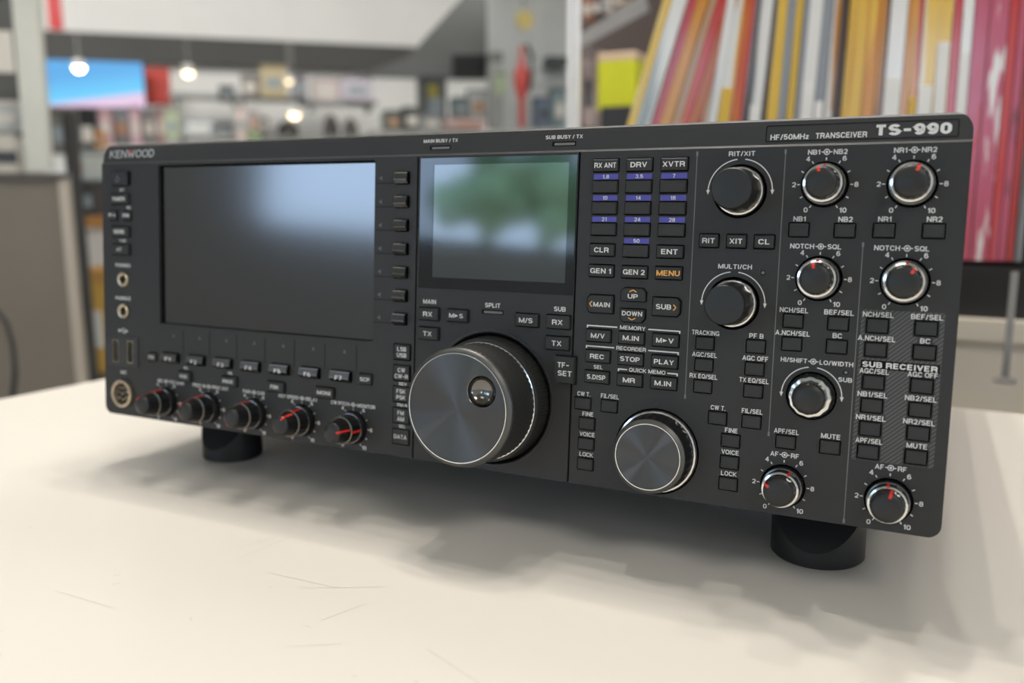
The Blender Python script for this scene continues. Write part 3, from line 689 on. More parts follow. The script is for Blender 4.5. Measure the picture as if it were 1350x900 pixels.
def slot(u, v, w_=0, extra=0):
    b = MB(); v_, f_ = plate(crect(0, 0, 11.6, 2.1, 0.3), [crect(0.3, -0.1, 9.8, 1.1, 0.15)], 0.5, 0.12); b.add(v_, f_)
    o = part(b, 'indicator_lamp', M_void, u, v, w_, extra=extra)
    b = MB(); b.box(-4.7, 5.2, -0.65, 0.45, -0.3, 0.06); b.build('lamp_lens', M_grey, o, 0.001)
slot(264.6, 76.2); slot(233.2, 153.4, bandw(153.4), BT); slot(297.5, 153.5, bandw(153.5), BT)

# --- front panel sections
SCR = (46.6, 196.6, 57.4, 148.3)
LCD = (223.4, 305.0, 86.0, 148.4)
holesL.append(rrect(*SCR, 0.8)); 
secs = ((rrect(0, 221.3, 0, 149.6, 5.0, 6, (0, 0, 1, 0)), holesL), (rrect(222.2, 305.4, 0, 149.6, 1, 2, (0, 0, 0, 0)), holesC), (rrect(306.3, 460, 0, 149.6, 5.0, 6, (0, 0, 0, 1)), holesR))
for ol, hs in secs:
    v, f = plate(ol, hs, 5.0, 0.0); b = MB(); b.add(v, f); part(b, 'front_panel', M_panel)
b = MB(); b.prism(rrect(0.3, 459.7, 0.3, 150, 5, 6, (0, 0, 1, 1)), -6.5, -4.9); part(b, 'inner_backing', M_void)
# top band: chamfer, sloped band, rounded upper edge
prof = [(149.5, -0.05), (150.6, -1.0), (158.2, bandw(158.2)), (160.0, -2.6), (161.0, -4.2), (161.3, -9.0)]
def inset(v): 
    r = 7.0; d = v - (161.0 - r)
    return 0 if d <= 0 else r - math.sqrt(max(0, r * r - min(d, r) ** 2))
v = []; f = []; prof2 = []
for i, (a, c) in enumerate(prof):
    if i:
        pa, pc = prof[i - 1]
        for k in range(1, 4): prof2.append((pa + (a - pa) * k / 4, pc + (c - pc) * k / 4))
    prof2.append((a, c))
for a, c in prof2: v += [(inset(a), a, c), (460 - inset(a), a, c), (460 - inset(a), a, -24), (inset(a), a, -24)]
for i in range(len(prof2) - 1):
    q = 4 * i
    f += [(q, q + 1, q + 5, q + 4), (q + 1, q + 2, q + 6, q + 5), (q + 3, q, q + 4, q + 7)]
f.append((len(v) - 4, len(v) - 3, len(v) - 2, len(v) - 1))
b = MB(); b.add(v, f); part(b, 'top_band', M_band)
# side shell of the front frame
b = MB()
for x in (0.0, 458.5): b.box(x, x + 1.5, 5, 149.6, -24, -4.9)
b.box(5, 455, 0.0, 1.5, -24, -4.9); part(b, 'frame_side', M_panel)
# casing: lid, side walls
b = MB(); b.box(6, 454, 6, 156, -372, -8); part(b, 'case_body', M_case)
b = MB()
for i in range(12): b.box(60 + 30 * i, 72 + 30 * i, 156, 156.5, -300, -120)
part(b, 'vent_slots', M_void)
# wide screen
b = MB(); b.box(SCR[0], SCR[1], SCR[2], SCR[3], -3.2, -2.2); part(b, 'wide_screen', M_screen)
b = MB(); v, f = plate(rrect(SCR[0] - 0.01, SCR[1] + 0.01, SCR[2] - 0.01, SCR[3] + 0.01, 0.8), [rrect(SCR[0] + 0.6, SCR[1] - 0.6, SCR[2] + 0.5, SCR[3] - 1.2, 0.5)], 0.6, -1.7)
b.add(v, f); part(b, 'screen_border', M_void)  # black border around the screen, widest along the top
# sub screen: gloss bezel and grey display
v, f = plate(rrect(LCD[0], LCD[1], LCD[2], LCD[3], 0.4), [rrect(231.0, 301.0, 91.4, 145.2, 0.3)], 0.7, 0.35)
b = MB(); b.add(v, f); bz = part(b, 'screen_bezel', M_glass)
b = MB(); b.box(231.0, 301.0, 91.4, 145.2, 0.0, 0.2); part(b, 'sub_screen', M_lcd)
# lettering on the band
def btext(t, u, v, cap, **k):
    bt = MB()
    M = Matrix.Translation((u, v, bandw(v))) @ Matrix.Rotation(-BT, 4, 'X')
    text(bt, t, 0, 0, cap, M=M, z=0.08, **k)
    part(bt, 'printed_label', M_white)
btext('MAIN BUSY / TX', 233.0, 156.8, 1.7, fit=19.0); btext('SUB BUSY / TX', 297.2, 156.6, 1.7, fit=18.0)
btext('HF/50MHz', 394.9, 153.5, 2.2, fit=14.8); btext('TRANSCEIVER', 414.3, 153.6, 2.2, fit=18.8)
btext('TS-990', 439.8, 155.0, 4.3, fit=26.0, bold=0.122)
fr = MB(); v, f = plate(rrect(385.6, 455.2, -3.4, 3.3, 0.6), [rrect(385.95, 454.85, -3.05, 2.95, 0.4)], 0.2, 0.1)
fr.add(v, f, M=Matrix.Translation((0, 155.0, bandw(155))) @ Matrix.Rotation(-BT, 4, 'X')); part(fr, 'name_plate_frame', M_void)
lg = MB(); text(lg, 'KENWOOD', 0, 0, 4.6, z=0.5, fit=36.5, bold=0.075)
lo = part(lg, 'raised_logo', mat('logo_silver', (205, 205, 205), 0.4, metal=0.5), 24.0, 155.3, bandw(155.3), extra=BT)
tr = MB(); tr.add([(-0.6, 0.4, 0.55), (2.2, 0.4, 0.55), (0.8, 2.6, 0.55)], [(0, 1, 2)], M=Matrix.Translation((-1.6, 0, 0))); tr.build('logo_triangle', M_red, lo, 0.001)
# feet: front pair are slant-cut cylinders, rear pair plain
def slant_foot(u, r=20.5):
    bm = bmesh.new(); n = 64
    prof = [(r, 0), (r, 28), (r, 36)]
    rings = []
    for rr, z in ((r - 1.2, 0.0), (r, 1.2), (r, 34.0)):
        rings.append([bm.verts.new((rr * cos(2 * PI * i / n), rr * sin(2 * PI * i / n), z)) for i in range(n)])
    for a, b_ in zip(rings, rings[1:]):
        for i in range(n): bm.faces.new((a[i], a[(i + 1) % n], b_[(i + 1) % n], b_[i]))
    bm.faces.new(rings[0][::-1]); bm.faces.new(rings[-1])
    # slanted cut: low lip in front (-y), rising to the back
    no = Vector((0, -0.78, 0.62)).normalized()
    res = bmesh.ops.bisect_plane(bm, geom=bm.verts[:] + bm.edges[:] + bm.faces[:], plane_co=(0, -r, 7.5), plane_no=no, clear_outer=True)
    edges = [e for e in res['geom_cut'] if isinstance(e, bmesh.types.BMEdge)]
    bmesh.ops.contextual_create(bm, geom=edges)
    bm.normal_update()
    me = bpy.data.meshes.new('front_foot'); bm.to_mesh(me); bm.free()
    for vv in me.vertices: vv.co *= 0.001
    me.materials.append(M_foot); me.polygons.foreach_set('use_smooth', [True] * len(me.polygons)); me.set_sharp_from_angle(angle=rad(35))
    return link('front_foot', me, RADIO, Vector(((u - 230) / 1000, 0.045, 0.0)))
slant_foot(57.5, 18.2); slant_foot(411)
for u in (55, 405):
    b = MB(); b.lathe([(11, 0), (12, 1), (12, 10)], 32); b.build('rear_foot', M_foot, RADIO, 0.001, 35, Vector(((u - 230) / 1000, 0.345, 0)))

# ================================================================== TABLE
M_table = mat('table_laminate', (222, 216, 206), 0.4, spec=0.3, noise=0.012, nscale=9, bump=0.0)
def prism_obj(name, poly, z0, z1, m, parent=None):
    b = MB(); b.prism(poly, z0, z1); return b.build(name, m, parent)
TBL = empty('display_table', (0, 0, 0), 0, 'white laminate display table that carries the black radio', 'table')
tp = [(-0.42, -0.72), (0.86, -0.72), (0.86, 0.372), (-0.418, 0.372), (-0.476, -0.10)]
b = MB(); b.prism(tp, TABLE_Z - 0.03, TABLE_Z); b.build('table_top', M_table, TBL)
b = MB()
for x in (-0.36, 0.78): b.box(x, x + 0.03, -0.66, 0.34, 0, TABLE_Z - 0.03)
b.box(-0.33, 0.78, 0.30, 0.32, 0.1, TABLE_Z - 0.03); b.build('table_frame', mat('table_grey', (170, 168, 164), 0.5), TBL)
# scratches and specks on the laminate
sc = MB(); rs = random.Random(3)
for i in range(34):
    x, y = rs.uniform(-0.22, 0.28), rs.uniform(-0.22, -0.06); a = rs.uniform(-0.9, 1.5); L = rs.choice((0.0015, 0.002, 0.003, 0.02, 0.035)); W = 0.00012 if L > 0.01 else 0.00035
    dx, dy = cos(a) * L, sin(a) * L; nx, ny = -sin(a) * W, cos(a) * W
    sc.add([(x - nx, y - ny, TABLE_Z + 0.0001), (x + dx - nx, y + dy - ny, TABLE_Z + 0.0001), (x + dx + nx, y + dy + ny, TABLE_Z + 0.0001), (x + nx, y + ny, TABLE_Z + 0.0001)], [(0, 1, 2, 3)])
so = sc.build('scratch_marks', mat('scratch_grey', (212, 205, 194), 0.6), TBL); so['kind'] = 'stuff'

# ================================================================== ROOM
M_wall = mat('wall_white', (242, 242, 240), 0.8, noise=0.02, nscale=3)
M_ceil = mat('ceiling_white', (232, 231, 226), 0.85, noise=0.02, nscale=2)
M_floor = mat('floor_vinyl', (150, 146, 138), 0.45, noise=0.06, nscale=4)
M_fascia = mat('dark_fascia', (74, 73, 71), 0.6, noise=0.06, nscale=2)
def rbox(name, x0, x1, y0, y1, z0, z1, m, parent=None, kind=None):
    """box in the room's own axes"""
    b = MB(); b.box(x0, x1, y0, y1, z0, z1)
    o = b.build(name, m, parent)
    if parent is None: o.matrix_world = ROOM.copy()
    if kind: o['kind'] = kind
    return o
rbox('floor', XL, XR, YF, YB, -0.05, 0, M_floor, kind='structure')
rbox('ceiling', XL, XR, YF, YB, ZC, ZC + 0.05, M_ceil, kind='structure')
rbox('wall_back', XL, XR, YB, YB + 0.1, 0, ZC, M_wall, kind='structure')
rbox('wall_right', XR, XR + 0.1, YF, YB, 0, ZC, M_wall, kind='structure')
zt = at(55, 43, 7.0).z; zb = at(62, 80, 7.0).z
b = MB(); b.box(XL, 3.2, YB - 0.12, YB - 0.001, zb, zt); o = b.build('trim_1', M_fascia); o.matrix_world = ROOM.copy(); o['kind'] = 'structure'
# window walls: left shop window, front openings added for their light
def window_wall(name, axis, pos, a0, a1, wins, sill, head, n0):
    b = MB()
    def bb(p0, p1, z0, z1):
        if p1 - p0 < 0.001: return
        if axis == 'x': b.box(pos - 0.1, pos, p0, p1, z0, z1)
        else: b.box(p0, p1, pos - 0.1, pos, z0, z1)
    bb(a0, a1, 0, sill); bb(a0, a1, head, ZC); p = a0
    for w0, w1 in wins: bb(p, w0, sill, head); p = w1
    bb(p, a1, sill, head)
    o = b.build(name, M_wall); o.matrix_world = ROOM.copy(); o['kind'] = 'structure'
    for i, (w0, w1) in enumerate(wins):
        b = MB(); t = 0.05
        def fb(p0, p1, z0, z1):
            if axis == 'x': b.box(pos - 0.08, pos - 0.02, p0, p1, z0, z1)
            else: b.box(p0, p1, pos - 0.08, pos - 0.02, z0, z1)
        fb(w0, w1, sill, sill + t); fb(w0, w1, head - t, head); fb(w0, w0 + t, sill + t, head - t); fb(w1 - t, w1, sill + t, head - t)
        o = b.build('window_%d' % (n0 + i), mat('window_alu', (150, 150, 150), 0.35, metal=0.8)); o.matrix_world = ROOM.copy(); o['kind'] = 'structure'
window_wall('wall_left', 'x', XL, YF, YB, [(-2.9, 0.15)], 1.45, 2.4, 1)
window_wall('wall_front', 'y', YF, XL, XR, [(-4.2, -3.2), (1.6, 3.0)], 1.3, 2.2, 3)  # added openings: daylight on the panel, glints on spines and dial
# street greenery outside the windows
rt = random.Random(5)
b = MB()
for ang, dist, h, r in ((240.5, 12, 2.7, 0.8), (244.5, 12, 2.9, 0.9), (249, 13, 2.5, 1.0)):
    p = CAM + Vector((cos(rad(ang)), sin(rad(ang)), 0)) * dist
    for k in range(22):
        b.sphere((p.x + rt.gauss(0, r * 0.4), p.y + rt.gauss(0, r * 0.4), h + rt.gauss(0, r * 0.3)), r * rt.uniform(0.22, 0.4), 8, 6)
    b.tube([(p.x, p.y, -0.3), (p.x, p.y, h)], 0.1, 8)
tag(b.build('street_greenery', mat('hazy_leaf_green', (150, 182, 130), 0.8, noise=0.3, nscale=3)), 'green street trees beyond the shop windows', 'trees', None, 'stuff')  # leaf colour paled to put haze into it

# ================================================================== BACKGROUND OF THE SHOP
def place(name, px0, py0, px1, py1, d, th, rgb, label, cat, rough=0.5, metal=0.0, frame='room', parts=None, emit=0.0, group=None, bev=0.0):
    """a box-like thing whose front covers the given region at distance d; th = its depth"""
    pc = at((px0 + px1) / 2, (py0 + py1) / 2, d)
    ax = EX if frame == 'room' else Vector((1, 0, 0)); an = ANG if frame == 'room' else 0.0
    wdt = (px1 - px0) / FPX * d / max(0.35, ax.dot(R0)); hgt = (py1 - py0) / FPX * d
    z0 = pc.z - hgt / 2
    root = empty(name, (pc.x, pc.y, z0), an, label, cat, group)
    m = mat('c_%d_%d_%d_%d_%d' % (*rgb, int(rough * 100), int(metal * 100)) + ('e' if emit else ''), rgb, rough, metal, noise=0.05, nscale=12, emit=emit)
    X = wdt / 2
    return root, X, hgt, m
def crate(name, px0, py0, px1, py1, d, th, rgb, label, cat, lid=None, stick=True, **k):
    root, X, H, m = place(name, px0, py0, px1, py1, d, th, rgb, label, cat, **k); X *= 0.94
    c = min(X, H, th) * 0.12
    b = MB(); b.prism([(-X + c, 0), (X - c, 0), (X, c), (X, th - c), (X - c, th), (-X + c, th), (-X, th - c), (-X, c)], 0, H * 0.86); b.build('body', m, root)
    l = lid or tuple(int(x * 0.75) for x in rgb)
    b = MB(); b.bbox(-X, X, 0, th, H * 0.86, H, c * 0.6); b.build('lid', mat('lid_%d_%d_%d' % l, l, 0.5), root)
    if not stick: return root
    b = MB(); b.box(-X * 0.6, X * 0.6, -0.002, 0.001, H * 0.25, H * 0.6); b.build('sticker', mat('sticker_%d' % (sum(rgb) % 5), [(210, 208, 200), (70, 72, 76), (190, 150, 120), (150, 160, 165), (225, 220, 210)][sum(rgb) % 5], 0.6), root)
    return root
def domed(name, px0, py0, px1, py1, d, rgb, label, cat, **k):
    root, X, H, m = place(name, px0, py0, px1, py1, d, 0.1, rgb, label, cat, **k)
    b = MB(); b.lathe([(X * 0.95, 0), (X, H * 0.15), (X * 0.92, H * 0.5), (X * 0.6, H * 0.85), (X * 0.15, H)], 24); b.build('body', m, root, smooth=50)
    b = MB(); b.lathe([(X * 1.02, 0), (X * 1.05, H * 0.06), (X * 0.9, H * 0.1)], 24); b.build('base_ring', mat('ring_grey', (110, 110, 108), 0.4), root)
    return root
# --- wall screen, poster, glowing round spots
root, X, H, m = place('wall_screen', 66, 80, 184, 142, 6.55, 0.06, (30, 30, 32), 'flat wall screen showing a bright blue picture under the dark fascia', 'screen')
b = MB(); b.box(-X, X, 0, 0.05, 0, H); b.build('screen_housing', m, root)
ms = bpy.data.materials.new('blue_picture'); ms.use_nodes = True; q = ms.node_tree; pbn = q.nodes['Principled BSDF']
tcn = q.nodes.new('ShaderNodeTexCoord'); sp2 = q.nodes.new('ShaderNodeSeparateXYZ'); q.links.new(tcn.outputs['Generated'], sp2.inputs[0])
ma = q.nodes.new('ShaderNodeMath'); ma.operation = 'MULTIPLY'; ma.inputs[1].default_value = 0.32; q.links.new(sp2.outputs[0], ma.inputs[0])
mb_ = q.nodes.new('ShaderNodeMath'); mb_.operation = 'SUBTRACT'; q.links.new(sp2.outputs[2], mb_.inputs[0]); q.links.new(ma.outputs[0], mb_.inputs[1])
crn = q.nodes.new('ShaderNodeValToRGB'); q.links.new(mb_.outputs[0], crn.inputs[0])
crn.color_ramp.elements[0].position = 0.0; crn.color_ramp.elements[0].color = (0.75, 0.55, 0.75, 1)
crn.color_ramp.elements[1].position = 0.06; crn.color_ramp.elements[1].color = (0.13, 0.60, 0.95, 1)
e3 = crn.color_ramp.elements.new(0.6); e3.color = (0.07, 0.36, 0.75, 1)
pbn.inputs['Base Color'].default_value = (0.02, 0.02, 0.02, 1); q.links.new(crn.outputs[0], pbn.inputs['Emission Color']); pbn.inputs['Emission Strength'].default_value = 1.0
b = MB(); b.box(-X + 0.01, X - 0.01, -0.004, 0.002, 0.01, H - 0.01); b.build('lit_picture', ms, root)
root, X, H, m = place('red_poster', 187, 90, 222, 137, 6.9, 0.02, (196, 62, 50), 'plain red poster on the wall right of the blue screen', 'poster')
b = MB(); b.box(-X, X, 0, 0.015, 0, H); b.build('board', m, root)
b = MB(); b.box(-X * 1.02, X * 1.02, 0.012, 0.02, -0.005, H + 0.005); b.build('backing', mat('dark_grey_card', (60, 60, 60), 0.6), root)
root, X, H, m = place('red_banner', 64, -8, 80, 38, 5.6, 0.02, (170, 34, 36), 'narrow red banner strip high on the left wall', 'banner')
b = MB(); b.box(-X, X, 0, 0.01, 0, H); b.build('cloth', m, root)
b = MB(); b.box(-X * 1.1, X * 1.1, -0.005, 0.015, H, H + 0.02); b.build('rod', mat('rod_grey', (120, 120, 120), 0.4, metal=0.6), root)
for i, (px, py, d, r, e, lb) in enumerate(((104, 88, 5.2, 9, 22, 'white-glowing round spotlight in front of the blue screen'), (248, 95, 6.4, 9, 7, 'warm-glowing round spotlight right of the red poster'),
                              (381, 106, 6.4, 7, 2.6, 'dim warm spotlight beside the beige carton on the upper shelf'), (388, 150, 6.3, 9.5, 6, 'warm-glowing round spotlight above the black domed item'),
                              (711, 148, 4.4, 5, 2.0, 'small orange dot made to glow, left of the white pole'))):  # last one: orange dot of the teal box, with an added glow
    p = at(px, py, d); rr = r / FPX * d  # glowing ball with hood and stem at each round spot
    o = empty('spot', (p.x, p.y, p.z), 0, lb, 'lamp', 'glowing round spots of the shop')
    b = MB(); b.sphere((0, 0, 0), rr * 0.72, 16, 10)
    b.build('glow_ball', mat('glow_ball_%d' % i, (255, 226, 180) if i else (250, 250, 255), 0.5, emit=e), o, smooth=60)
    b = MB(); b.lathe([(rr * 0.8, -rr * 0.1), (rr * 0.9, 0), (rr * 0.85, rr * 0.9), (rr * 0.2, rr * 1.1)], 20, cap0=False)
    b.build('hood', mat('hood_white', (220, 220, 215), 0.4), o, smooth=40)
    b = MB(); b.tube([(0, 0, rr), (0, 0, ZC - p.z)], 0.0015, 6); b.build('stem', mat('hood_white', (220, 220, 215), 0.4), o)
# --- wall shelves with goods
def shelf(px0, px1, py, d, th, label):
    root, X, H, m = place('wall_shelf', px0, py - 2, px1, py + 2, d, th, (165, 168, 166), label, 'shelf')
    b = MB(); b.box(-X, X, -0.05, th, 0, H); b.build('board', m, root)
    for s in (-0.8, 0.8):
        b = MB(); b.box(X * s - 0.01, X * s + 0.01, 0, th, -0.06, 0); b.build('bracket', mat('rod_grey', (120, 120, 120), 0.4, metal=0.6), root)
shelf(228, 312, 126, 6.9, 0.25, 'pale glass wall shelf right of the red poster')
shelf(314, 402, 129, 7.0, 0.25, 'pale wall shelf carrying the beige carton')
shelf(405, 495, 135, 7.1, 0.25, 'pale wall shelf under the pinkish boxes')
shelf(225, 500, 180, 6.6, 0.35, 'long low pale shelf just above the radio top')
shelf(100, 226, 150, 6.4, 0.3, 'pale shelf below the blue screen')
G = [('camera_case', 289, 113, 309, 132, 6.8, 0.15, (62, 62, 64), 'round dark case on the shelf right of the red poster', 'case'),
     ('carton', 344, 86, 378, 126, 6.8, 0.2, (196, 180, 142), 'beige carton on the upper wall shelf', 'box'),
     ('equipment_box', 318, 98, 342, 127, 6.85, 0.1, (150, 144, 140), 'grey box left of the beige carton', 'box'),
     ('equipment_box', 384, 98, 404, 128, 6.85, 0.1, (128, 126, 134), 'bluish grey box right of the beige carton', 'box'),
     ('equipment_box', 412, 103, 448, 131, 7.0, 0.1, (214, 200, 196), 'pinkish white box, left one on its shelf', 'box'),
     ('equipment_box', 450, 102, 492, 131, 7.0, 0.1, (205, 198, 210), 'pale lilac box, right one on its shelf', 'box'),
     ('white_appliance', 245, 158, 280, 178, 6.5, 0.2, (206, 210, 214), 'low white appliance with a dark top on the long shelf', 'appliance'),
     ('dark_box', 285, 162, 306, 178, 6.5, 0.2, (84, 86, 88), 'small dark grey box right of the white appliance', 'box'),
     ('leaflet_stand', 312, 140, 324, 184, 6.4, 0.05, (222, 202, 194), 'narrow pinkish leaflet stand on the long shelf', 'stand'),
     ('small_carton', 330, 146, 341, 176, 6.4, 0.1, (176, 160, 156), 'narrow mauve carton beside the leaflet stand', 'box'),
     ('green_packet', 329, 173, 343, 184, 6.2, 0.08, (142, 174, 92), 'small green packet at the foot of the shelf', 'packet'),
     ('dark_box', 342, 154, 354, 172, 6.45, 0.1, (90, 88, 86), 'tiny dark box behind the green packet', 'box'),
     ('black_monitor', 103, 143, 127, 202, 4.6, 0.1, (26, 26, 27), 'black upright monitor below the blue screen', 'monitor'),
     ('orange_packet', 126, 172, 138, 194, 4.6, 0.06, (216, 142, 50), 'small orange packet beside the black monitor', 'packet'),
     ('goods_box', 130, 143, 147, 190, 5.0, 0.07, (196, 160, 164), 'rosy box right of the black monitor', 'box'),
     ('goods_box', 148, 142, 171, 190, 5.1, 0.07, (130, 134, 138), 'grey box between the rosy and the pink boxes', 'box'),
     ('goods_box', 172, 140, 184, 190, 5.0, 0.07, (212, 176, 186), 'slim pink box below the right end of the blue screen', 'box'),
     ('goods_box', 186, 144, 206, 188, 5.1, 0.07, (140, 138, 136), 'grey box below the red poster', 'box'),
     ('goods_box', 207, 142, 216, 188, 5.1, 0.07, (176, 140, 138), 'slim dusty red box below the red poster', 'box'),
     ('goods_box', 218, 144, 236, 182, 5.6, 0.07, (186, 198, 164), 'pale green box left of the white appliance', 'box'),
     ('goods_box', 508, 145, 530, 172, 6.0, 0.2, (96, 100, 96), 'dark grey-green box, left of a pair under the fascia end', 'box'),
     ('goods_box', 532, 141, 556, 172, 6.0, 0.2, (84, 86, 84), 'darker grey box, right of a pair under the fascia end', 'box'),
     ]
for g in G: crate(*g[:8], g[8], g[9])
domed('domed_speaker', 366, 159, 393, 178, 6.4, (22, 22, 22), 'black domed item below the glowing spotlight', 'speaker')
domed('headphone_stand', 426, 151, 446, 178, 6.4, (58, 54, 52), 'dark rounded item, left of two on the long shelf', 'headphones')
domed('headphone_stand', 452, 156, 472, 178, 6.4, (72, 68, 66), 'dark rounded item, right of two on the long shelf', 'headphones')

# --- middle: grey panel for a glass reflection, cabinet goods
def flat_poly(name, pts, d, th, rgb, label, cat, rough=0.5):
    P0 = at(pts[0][0], pts[0][1], d); inv = Matrix.Translation(P0) @ Matrix(((EX.x, 0, EN.x, 0), (EX.y, 0, EN.y, 0), (0, 1, 0, 0), (0, 0, 0, 1)))
    ii = inv.inverted(); nrm = EN
    poly = []
    for px, py in pts:
        ray = (at(px, py, 1.0) - CAM); t = (P0 - CAM).dot(nrm) / ray.dot(nrm); q = ii @ (CAM + ray * t); poly.append((q.x, q.y))
    b = MB(); b.prism(poly, 0, th); o = b.build(name, mat('f_%d_%d_%d' % rgb, rgb, rough, noise=0.12, nscale=2.5)); o.matrix_world = inv
    return tag(o, label, cat)
flat_poly('reflection_panel', [(538, 75), (612, -6), (646, -6), (646, 72), (600, 74), (598, 104), (470, 100)], 5.2, 0.05, (104, 106, 105), 'grey slanting panel painted as a glass reflection, right of the dark fascia', 'panel')  # grey glass reflection built as a solid slanted panel
flat_poly('cabinet_side', [(646, -6), (752, -6), (752, 172), (646, 172)], 4.9, 0.06, (200, 203, 202), 'pale grey cabinet side left of the white pole', 'cabinet')
flat_poly('fascia_end_board', [(598, 72), (646, 72), (646, 104), (598, 104)], 5.1, 0.04, (22, 22, 22), 'short black board continuing the dark fascia, right of the grey panel', 'board')  # added board that continues the fascia past the grey panel
crate('dark_camera_bag', 556, 100, 590, 172, 4.8, 0.15, (78, 80, 80), 'upright dark grey bag with a yellow tag', 'bag')
root, X, H, m = place('yellow_tag', 564, 112, 577, 128, 4.7, 0.01, (150, 140, 50), 'small dull yellow tag hanging on the dark grey bag', 'tag')
b = MB(); b.prism([(-X, 0), (X, 0), (X, H * 0.8), (X * 0.6, H), (-X * 0.6, H), (-X, H * 0.8)], 0, 0.01, M=Matrix.Rotation(PI / 2, 4, 'X')); b.build('tag_card', m, root)
crate('silver_receiver', 556, 150, 584, 172, 4.5, 0.1, (150, 152, 152), 'round-edged silver receiver in front of the dark bag', 'receiver')
crate('teal_box', 598, 128, 618, 155, 4.6, 0.1, (104, 118, 116), 'small teal grey box among the pale goods', 'box')
crate('pale_box', 619, 118, 644, 158, 4.7, 0.1, (188, 192, 192), 'pale grey box right of the small teal box', 'box')
crate('pink_tray', 590, 155, 642, 170, 4.4, 0.2, (196, 170, 166), 'flat pinkish tray just above the radio top', 'tray')
crate('dark_tray', 722, 74, 750, 88, 4.5, 0.1, (70, 80, 78), 'dark green-black flat case high beside the white pole', 'case', stick=False)
crate('white_ledge_box', 700, 92, 750, 112, 4.6, 0.08, (196, 200, 200), 'pale long box above the teal grey box', 'box', stick=False)
crate('grey_panel_box', 648, 70, 664, 168, 4.5, 0.08, (168, 170, 168), 'tall pale grey box beside the black board', 'box', stick=False)
crate('green_bottle_box', 655, 96, 668, 124, 4.3, 0.05, (170, 184, 150), 'small pale green packet left of the red item', 'packet', stick=False)
crate('navy_box', 708, 128, 728, 166, 4.3, 0.1, (104, 118, 134), 'blue-grey box with teal top, left of the white pole', 'box')
crate('teal_carton', 729, 116, 747, 166, 4.4, 0.1, (132, 150, 152), 'teal grey carton next to the white pole', 'box')
root, X, H, m = place('round_sign', 679, 15, 702, 39, 4.3, 0.02, (208, 190, 120), 'round pale yellow disc sign hanging high left of the white pole', 'sign')
b = MB(); b.lathe([(X, 0), (X, 0.02)], 28, M=Matrix.Translation((0, 0, H / 2)) @ Matrix.Rotation(PI / 2, 4, 'X')); b.build('disc', m, root)
b = MB(); b.tube([(0, 0, H), (0, 0, H + 0.25)], 0.003, 6); b.build('cord', mat('rod_grey', (120, 120, 120), 0.4, metal=0.6), root)
root, X, H, m = place('fire_extinguisher', 676, 62, 700, 168, 4.3, 0.06, (206, 84, 78), 'red slanted bottle-like item with a black hose left of the white pole', 'extinguisher')
b = MB(); b.lathe([(X * 0.2, 0), (X * 0.35, H * 0.05), (X * 0.35, H * 0.35), (X * 0.8, H * 0.5), (X * 0.85, H * 0.66), (X * 0.3, H * 0.8), (X * 0.2, H)], 20); b.build('body', m, root, smooth=50)
b = MB(); b.tube([(X * 0.4, -0.02, H), (X * 0.9, -0.03, H * 0.85), (X * 0.8, -0.03, H * 0.6), (X * 0.5, -0.03, H * 0.45)], X * 0.22, 8); b.build('hose', mat('hose_black', (34, 36, 34), 0.5), root, smooth=50)

# --- the white pole and the shelf right of it
pp = at(757, 80, 1.35)
root = empty('display_pole', (pp.x, pp.y, 0), 0.3, 'bright white metal pole standing behind the middle of the radio', 'pole')
b = MB(); r = 0.0098; b.prism([(-r, -r * 0.8), (-r * 0.7, -r), (r * 0.7, -r), (r, -r * 0.8), (r, r), (-r, r)], 0.02, 2.4); b.build('post', mat('pole_white', (246, 247, 250), 0.25, coat=0.6), root)
b = MB(); b.box(-0.05, 0.05, -0.05, 0.05, 0, 0.02); b.build('base_plate', mat('pole_base', (160, 160, 160), 0.4, metal=0.6), root)
b = MB(); b.box(-0.002, 0.002, -r - 0.0006, -r + 0.001, 0.1, 2.3); b.build('slot_strip', mat('slot_grey', (150, 156, 165), 0.4), root)
crate('yellow_green_box', 786, 70, 838, 144, 1.75, 0.09, (205, 205, 30), 'bright yellow-green box between the white pole and the leaning magazines', 'box', lid=(206, 178, 150), stick=False, frame='world')
crate('dark_stand', 790, 144, 830, 420, 1.78, 0.08, (62, 58, 60), 'dark block carrying the yellow-green box', 'stand', frame='world')
flat_poly('slanted_shelf_arm', [(766, 46), (850, -8), (856, 14), (768, 62)], 1.9, 0.03, (150, 148, 146), 'grey slanted shelf arm right of the white pole', 'bracket', 0.4)
flat_poly('dark_shelf_back', [(766, -10), (900, -10), (900, 170), (766, 170)], 2.6, 0.03, (84, 72, 68), 'dark brown shelf back behind the yellow-green box', 'board')
for i, (x0, y0, x1, y1, c, l) in enumerate(((768, -6, 780, 26, (150, 110, 90), 'small brown packet, leftmost above the slanted arm'), (781, -6, 792, 22, (96, 84, 84), 'small dark packet between the brown and the pale packet'),
                                 (793, -6, 806, 16, (186, 176, 166), 'small pale packet above the slanted arm'), (808, -6, 822, 8, (150, 130, 110), 'small tan packet, rightmost above the slanted arm'))):
    crate('packet', x0, y0, x1, y1, 2.1, 0.05, c, l, 'packet', frame='world')
crate('grey_book_stack', 768, 66, 784, 165, 2.0, 0.1, (170, 150, 146), 'pinkish grey upright carton just right of the white pole', 'box', frame='world')

